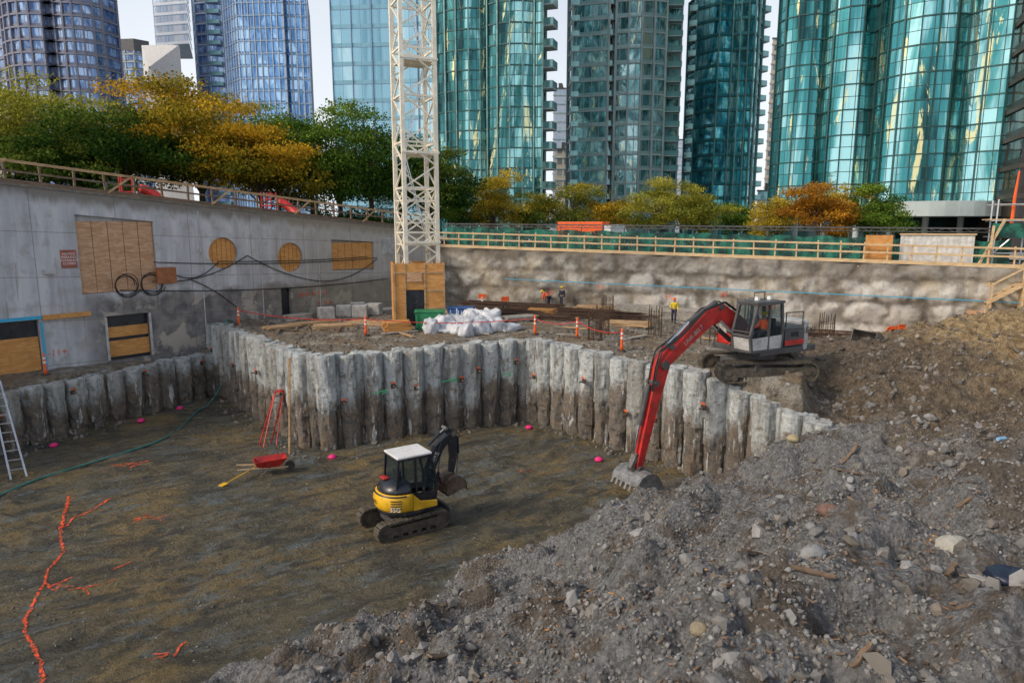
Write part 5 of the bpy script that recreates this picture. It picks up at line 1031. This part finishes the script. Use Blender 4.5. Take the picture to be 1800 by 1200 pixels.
for i,(x,y,s,lab) in enumerate([(7.9,11.4,.27,'pale rounded boulder on the gravel bank'),(12.2,16.0,.16,'pale rounded stone on the gravel bank'),(9.3,21.7,.18,'flat yellowish stone near pile wall'),(2.6,8.6,.13,'tan rock among the gravel'),(5.0,10.6,.2,'grey angular rock on gravel'),(-.2,8.4,.15,'grey angular rock on gravel'),(6.6,13.5,.2,'rusty brown rock on gravel')]):
    b=MB(); b.ball((0,0,0),1,14); V=np.array(b.v); nn=fbm(V[:,0]*1.4+i*9,V[:,1]*1.4+V[:,2]*2,3,i)-.5; V=V*(1+.8*nn)[:,None]*np.array([s*1.2,s,s*.75]); b.v=[tuple(v) for v in V]
    b.obj('boulder',PM('boulder_stone',[(.5,.48,.42),(.48,.46,.4),(.4,.34,.2),(.32,.27,.18),(.3,.3,.3),(.27,.27,.28),(.22,.13,.1)][i],.85,0,.3,4,.5,bd=.05,dirt=.3),smooth=True,loc=gp(x,y,s*.25),rotz=i,label=lab,category='rock')
deb=[(-1.3,11.0,.9,1.2,.16),(-1.0,9.4,.5,.2,.2),(-.3,8.8,.7,.8,.22),(2.9,11.4,1.0,.6,.12),(4.2,11.1,.9,.5,.1),(3.9,7.4,.6,-.3,.18),(4.4,7.8,.5,.3,.1),(3.0,15.4,.8,2.0,.12),(6.3,16.3,.9,.4,.1),(8.2,17.0,1.1,.2,.1),(7.8,15.0,.8,-.3,.12),(10.1,19.6,1.0,.4,.12),(5.5,13.3,.7,.9,.1),(-3.1,10.2,.6,.2,.1),(1.6,10.1,.7,.7,.1),(9.4,14.4,.7,1.1,.1),(.9,7.4,.5,2.4,.08),(6.4,9.0,.6,.2,.1),(-4.0,9.6,.5,1.8,.12),(2.2,13.9,.6,-.4,.1),(0,7.9,.5,.4,.16),(3.2,9.2,.7,.9,.1),(5.4,8.4,.5,2.6,.12),(8.9,12.6,.7,.1,.1),(11,13,.8,.7,.1),(6.8,19,1.0,.6,.12),(12.5,19.5,1.2,.3,.14),(14.5,18.5,.9,1.0,.12),(1.0,12.2,1.1,.3,.1),(-2.2,8.6,.5,1.0,.12),(4.6,9.7,.8,-.6,.1),(7.2,10.4,.6,.8,.12)]
for i,(x,y,L,r,w_) in enumerate(deb):
    b=MB(); n=6; vs=[]; L*=.8
    for k in range(n+1):
        xx=-L/2+L*k/n; a=w_/2*random.uniform(.5,1.1); c=w_/2*random.uniform(.5,1.1)
        if k in(0,n): a*=.4
        vs+=[(xx,-a,0),(xx,c,0),(xx,c,.035),(xx,-a,.035)]
    fs=[(0,1,2,3),(4*n+3,4*n+2,4*n+1,4*n)]
    for k in range(n): o_=4*k; fs+=[(o_,o_+4,o_+5,o_+1),(o_+1,o_+5,o_+6,o_+2),(o_+2,o_+6,o_+7,o_+3),(o_+3,o_+7,o_+4,o_)]
    b.add(vs,fs); o=b.obj('broken_board',TIMD,loc=gp(x,y,.03),label='broken weathered board lying in the gravel',category='broken board',group='timber debris'); 
    e=.3; dx=(hz(x+e*math.cos(r),y+e*math.sin(r))-hz(x-e*math.cos(r),y-e*math.sin(r)))/(2*e); o.rotation_euler=(random.uniform(-.4,.4),-math.atan(dx)+random.uniform(-.2,.2),r)
b=MB()
for i in range(1500):
    y=random.uniform(5.5,20); x=random.uniform(-.3*y,.72*y)
    if bankd(np.array([x]),np.array([y]))[0]<.3: continue
    b.box((x,y,hz(x,y)+.03),(random.uniform(.04,.17),random.uniform(.015,.05),.015),(random.uniform(-.5,.5),random.uniform(-.5,.5),random.uniform(0,3)),mi=0 if random.random()<.95 else 1)
b.obj('wood_chips',[TIMD,PLY],kind='stuff')
b=lumpy((.3,.22,.1),5); b.obj('plastic_sheet',PM('dark_blue_plastic',(.02,.03,.06),.4),smooth=True,loc=gp(7.6,9.7,-.05),label='crumpled dark blue plastic sheet on gravel',category='plastic sheet')
b=MB(); b.cyl((-.12,0,.05),(.12,0,.05),.05,n=12); b.cyl((.12,0,.05),(.19,0,.05),.02,n=8); b.obj('plastic_bottle',PM('blue_bottle',(.3,.55,.8),.2),loc=gp(12.5,16.8,.05),rotz=.3,label='pale blue plastic bottle lying on the soil',category='bottle')
# ------------------------------------------------------------------ vehicles on the street
def car(a,bb,mat,label):
    p=RWp(a,bb,rtop(a)-.15); T=thing('parked_car',label,'car',p,RA)
    b=MB(); b.prism([(-2.2,.35),(2.2,.35),(2.25,.7),(1.9,.85),(1.1,.95),(-1.9,1.0),(-2.25,.8)],-.88,.88); b.obj('body',mat,T,bevel=.06)
    b=MB(); b.prism([(-1.8,.98),(1.15,.95),(.45,1.42),(-1.3,1.45)],-.74,.74); b.obj('window',CGL,T,bevel=.03)
    b=MB(); b.prism([(-1.32,1.42),(.47,1.4),(.4,1.5),(-1.2,1.52)],-.74,.74); b.obj('roof',mat,T,bevel=.03)
    for x in(-1.4,1.4):
        for y in(-.88,.88): MB().cyl((x,y-.1,.33),(x,y+.1,.33),.33,n=18).obj('wheel',DARK,T)
    for y in(.6,-.6): MB().box((2.2,y,.68),(.1,.3,.14)).obj('headlight',REFL,T)
car(15,6.5,GREYP,'grey parked car behind the netting fence'); car(26,6.5,DGREY,'dark parked car behind the netting fence'); car(5,6.6,WHITE,'white parked car behind the netting fence')
T=thing('delivery_truck','orange red box truck on the street behind netting','truck',RWp(10.5,8.5,rtop(9)-.15),RA)
b=MB(); b.box((0,0,1.5),(4.2,2.2,1.9)); b.obj('cargo_box',ORG,T,bevel=.05); b=MB(); b.prism([(2.2,.5),(3.9,.5),(3.9,1.3),(3.5,2.2),(2.2,2.2)],-1,1); b.obj('cab',WHITE,T,bevel=.05)
b=MB(); b.prism([(2.8,1.35),(3.88,1.35),(3.52,2.1),(2.8,2.1)],-1.02,1.02); b.obj('window',CGL,T)
for x in(-1.4,3.0):
    for y in(-1,1): MB().cyl((x,y-.12,.45),(x,y+.12,.45),.45,n=18).obj('wheel',DARK,T)
# text to mesh
bpy.context.view_layer.update(); dg=bpy.context.evaluated_depsgraph_get()
for o,m in TX:
    nm=bpy.data.meshes.new_from_object(o.evaluated_get(dg)); nm.materials.clear(); nm.materials.append(m)
    n2=mkobj('lettering',nm,o.parent,loc=o.location); n2.rotation_euler=o.rotation_euler; bpy.data.objects.remove(o)
# ------------------------------------------------------------------ light, sky, camera
Sd=Vector((-.85,-.42,0)).normalized(); elv=R(36); S=Vector((Sd.x*math.cos(elv),Sd.y*math.cos(elv),math.sin(elv)))
w=bpy.data.worlds.new('World'); sc.world=w; w.use_nodes=True; nt=w.node_tree; bg_=nt.nodes['Background']; sk=nt.nodes.new('ShaderNodeTexSky'); sk.sky_type='NISHITA'; sk.sun_disc=False
sk.sun_elevation=elv; sk.sun_rotation=math.atan2(Sd.x,Sd.y)%(2*math.pi); sk.dust_density=3.5; sk.air_density=1.0; sk.ozone_density=.7
# thin bright haze: strongest low in the sky, broken by soft cloud noise higher up
tc=nt.nodes.new('ShaderNodeTexCoord'); sx_=nt.nodes.new('ShaderNodeSeparateXYZ'); nt.links.new(tc.outputs['Generated'],sx_.inputs[0])
mr=nt.nodes.new('ShaderNodeMapRange'); mr.interpolation_type='SMOOTHSTEP'; nt.links.new(sx_.outputs[2],mr.inputs[0]); mr.inputs[1].default_value=-.05; mr.inputs[2].default_value=.75; mr.inputs[3].default_value=1.0; mr.inputs[4].default_value=.12
nz=nt.nodes.new('ShaderNodeTexNoise'); nz.inputs['Scale'].default_value=2.2; nz.inputs['Detail'].default_value=6; nt.links.new(tc.outputs['Generated'],nz.inputs['Vector'])
ml=nt.nodes.new('ShaderNodeMath'); ml.operation='MULTIPLY_ADD'; nt.links.new(nz.outputs[0],ml.inputs[0]); ml.inputs[1].default_value=.5; ml.inputs[2].default_value=-.25
ad=nt.nodes.new('ShaderNodeMath'); ad.operation='ADD'; ad.use_clamp=True; nt.links.new(mr.outputs[0],ad.inputs[0]); nt.links.new(ml.outputs[0],ad.inputs[1])
mx=nt.nodes.new('ShaderNodeMix'); mx.data_type='RGBA'; nt.links.new(ad.outputs[0],mx.inputs[0]); nt.links.new(sk.outputs[0],mx.inputs[6]); mx.inputs[7].default_value=(6.7,7.0,7.4,1)
nt.links.new(mx.outputs[2],bg_.inputs[0]); bg_.inputs[1].default_value=.15
l=bpy.data.lights.new('sun','SUN'); l.energy=1.9; l.angle=R(12); l.color=(1,.87,.70); lo=bpy.data.objects.new('sun',l); COL.objects.link(lo); lo.rotation_euler=S.to_track_quat('Z','Y').to_euler()
cam=bpy.data.cameras.new('camera'); cam.lens=24; cam.sensor_width=36; cam.clip_end=6000; cam.clip_start=.1
c=bpy.data.objects.new('camera',cam); COL.objects.link(c); c.location=(0,0,6); c.rotation_euler=(R(90-9.46),0,0); sc.camera=c
sc.view_settings.view_transform='Standard'; sc.view_settings.look='None'; sc.view_settings.exposure=0
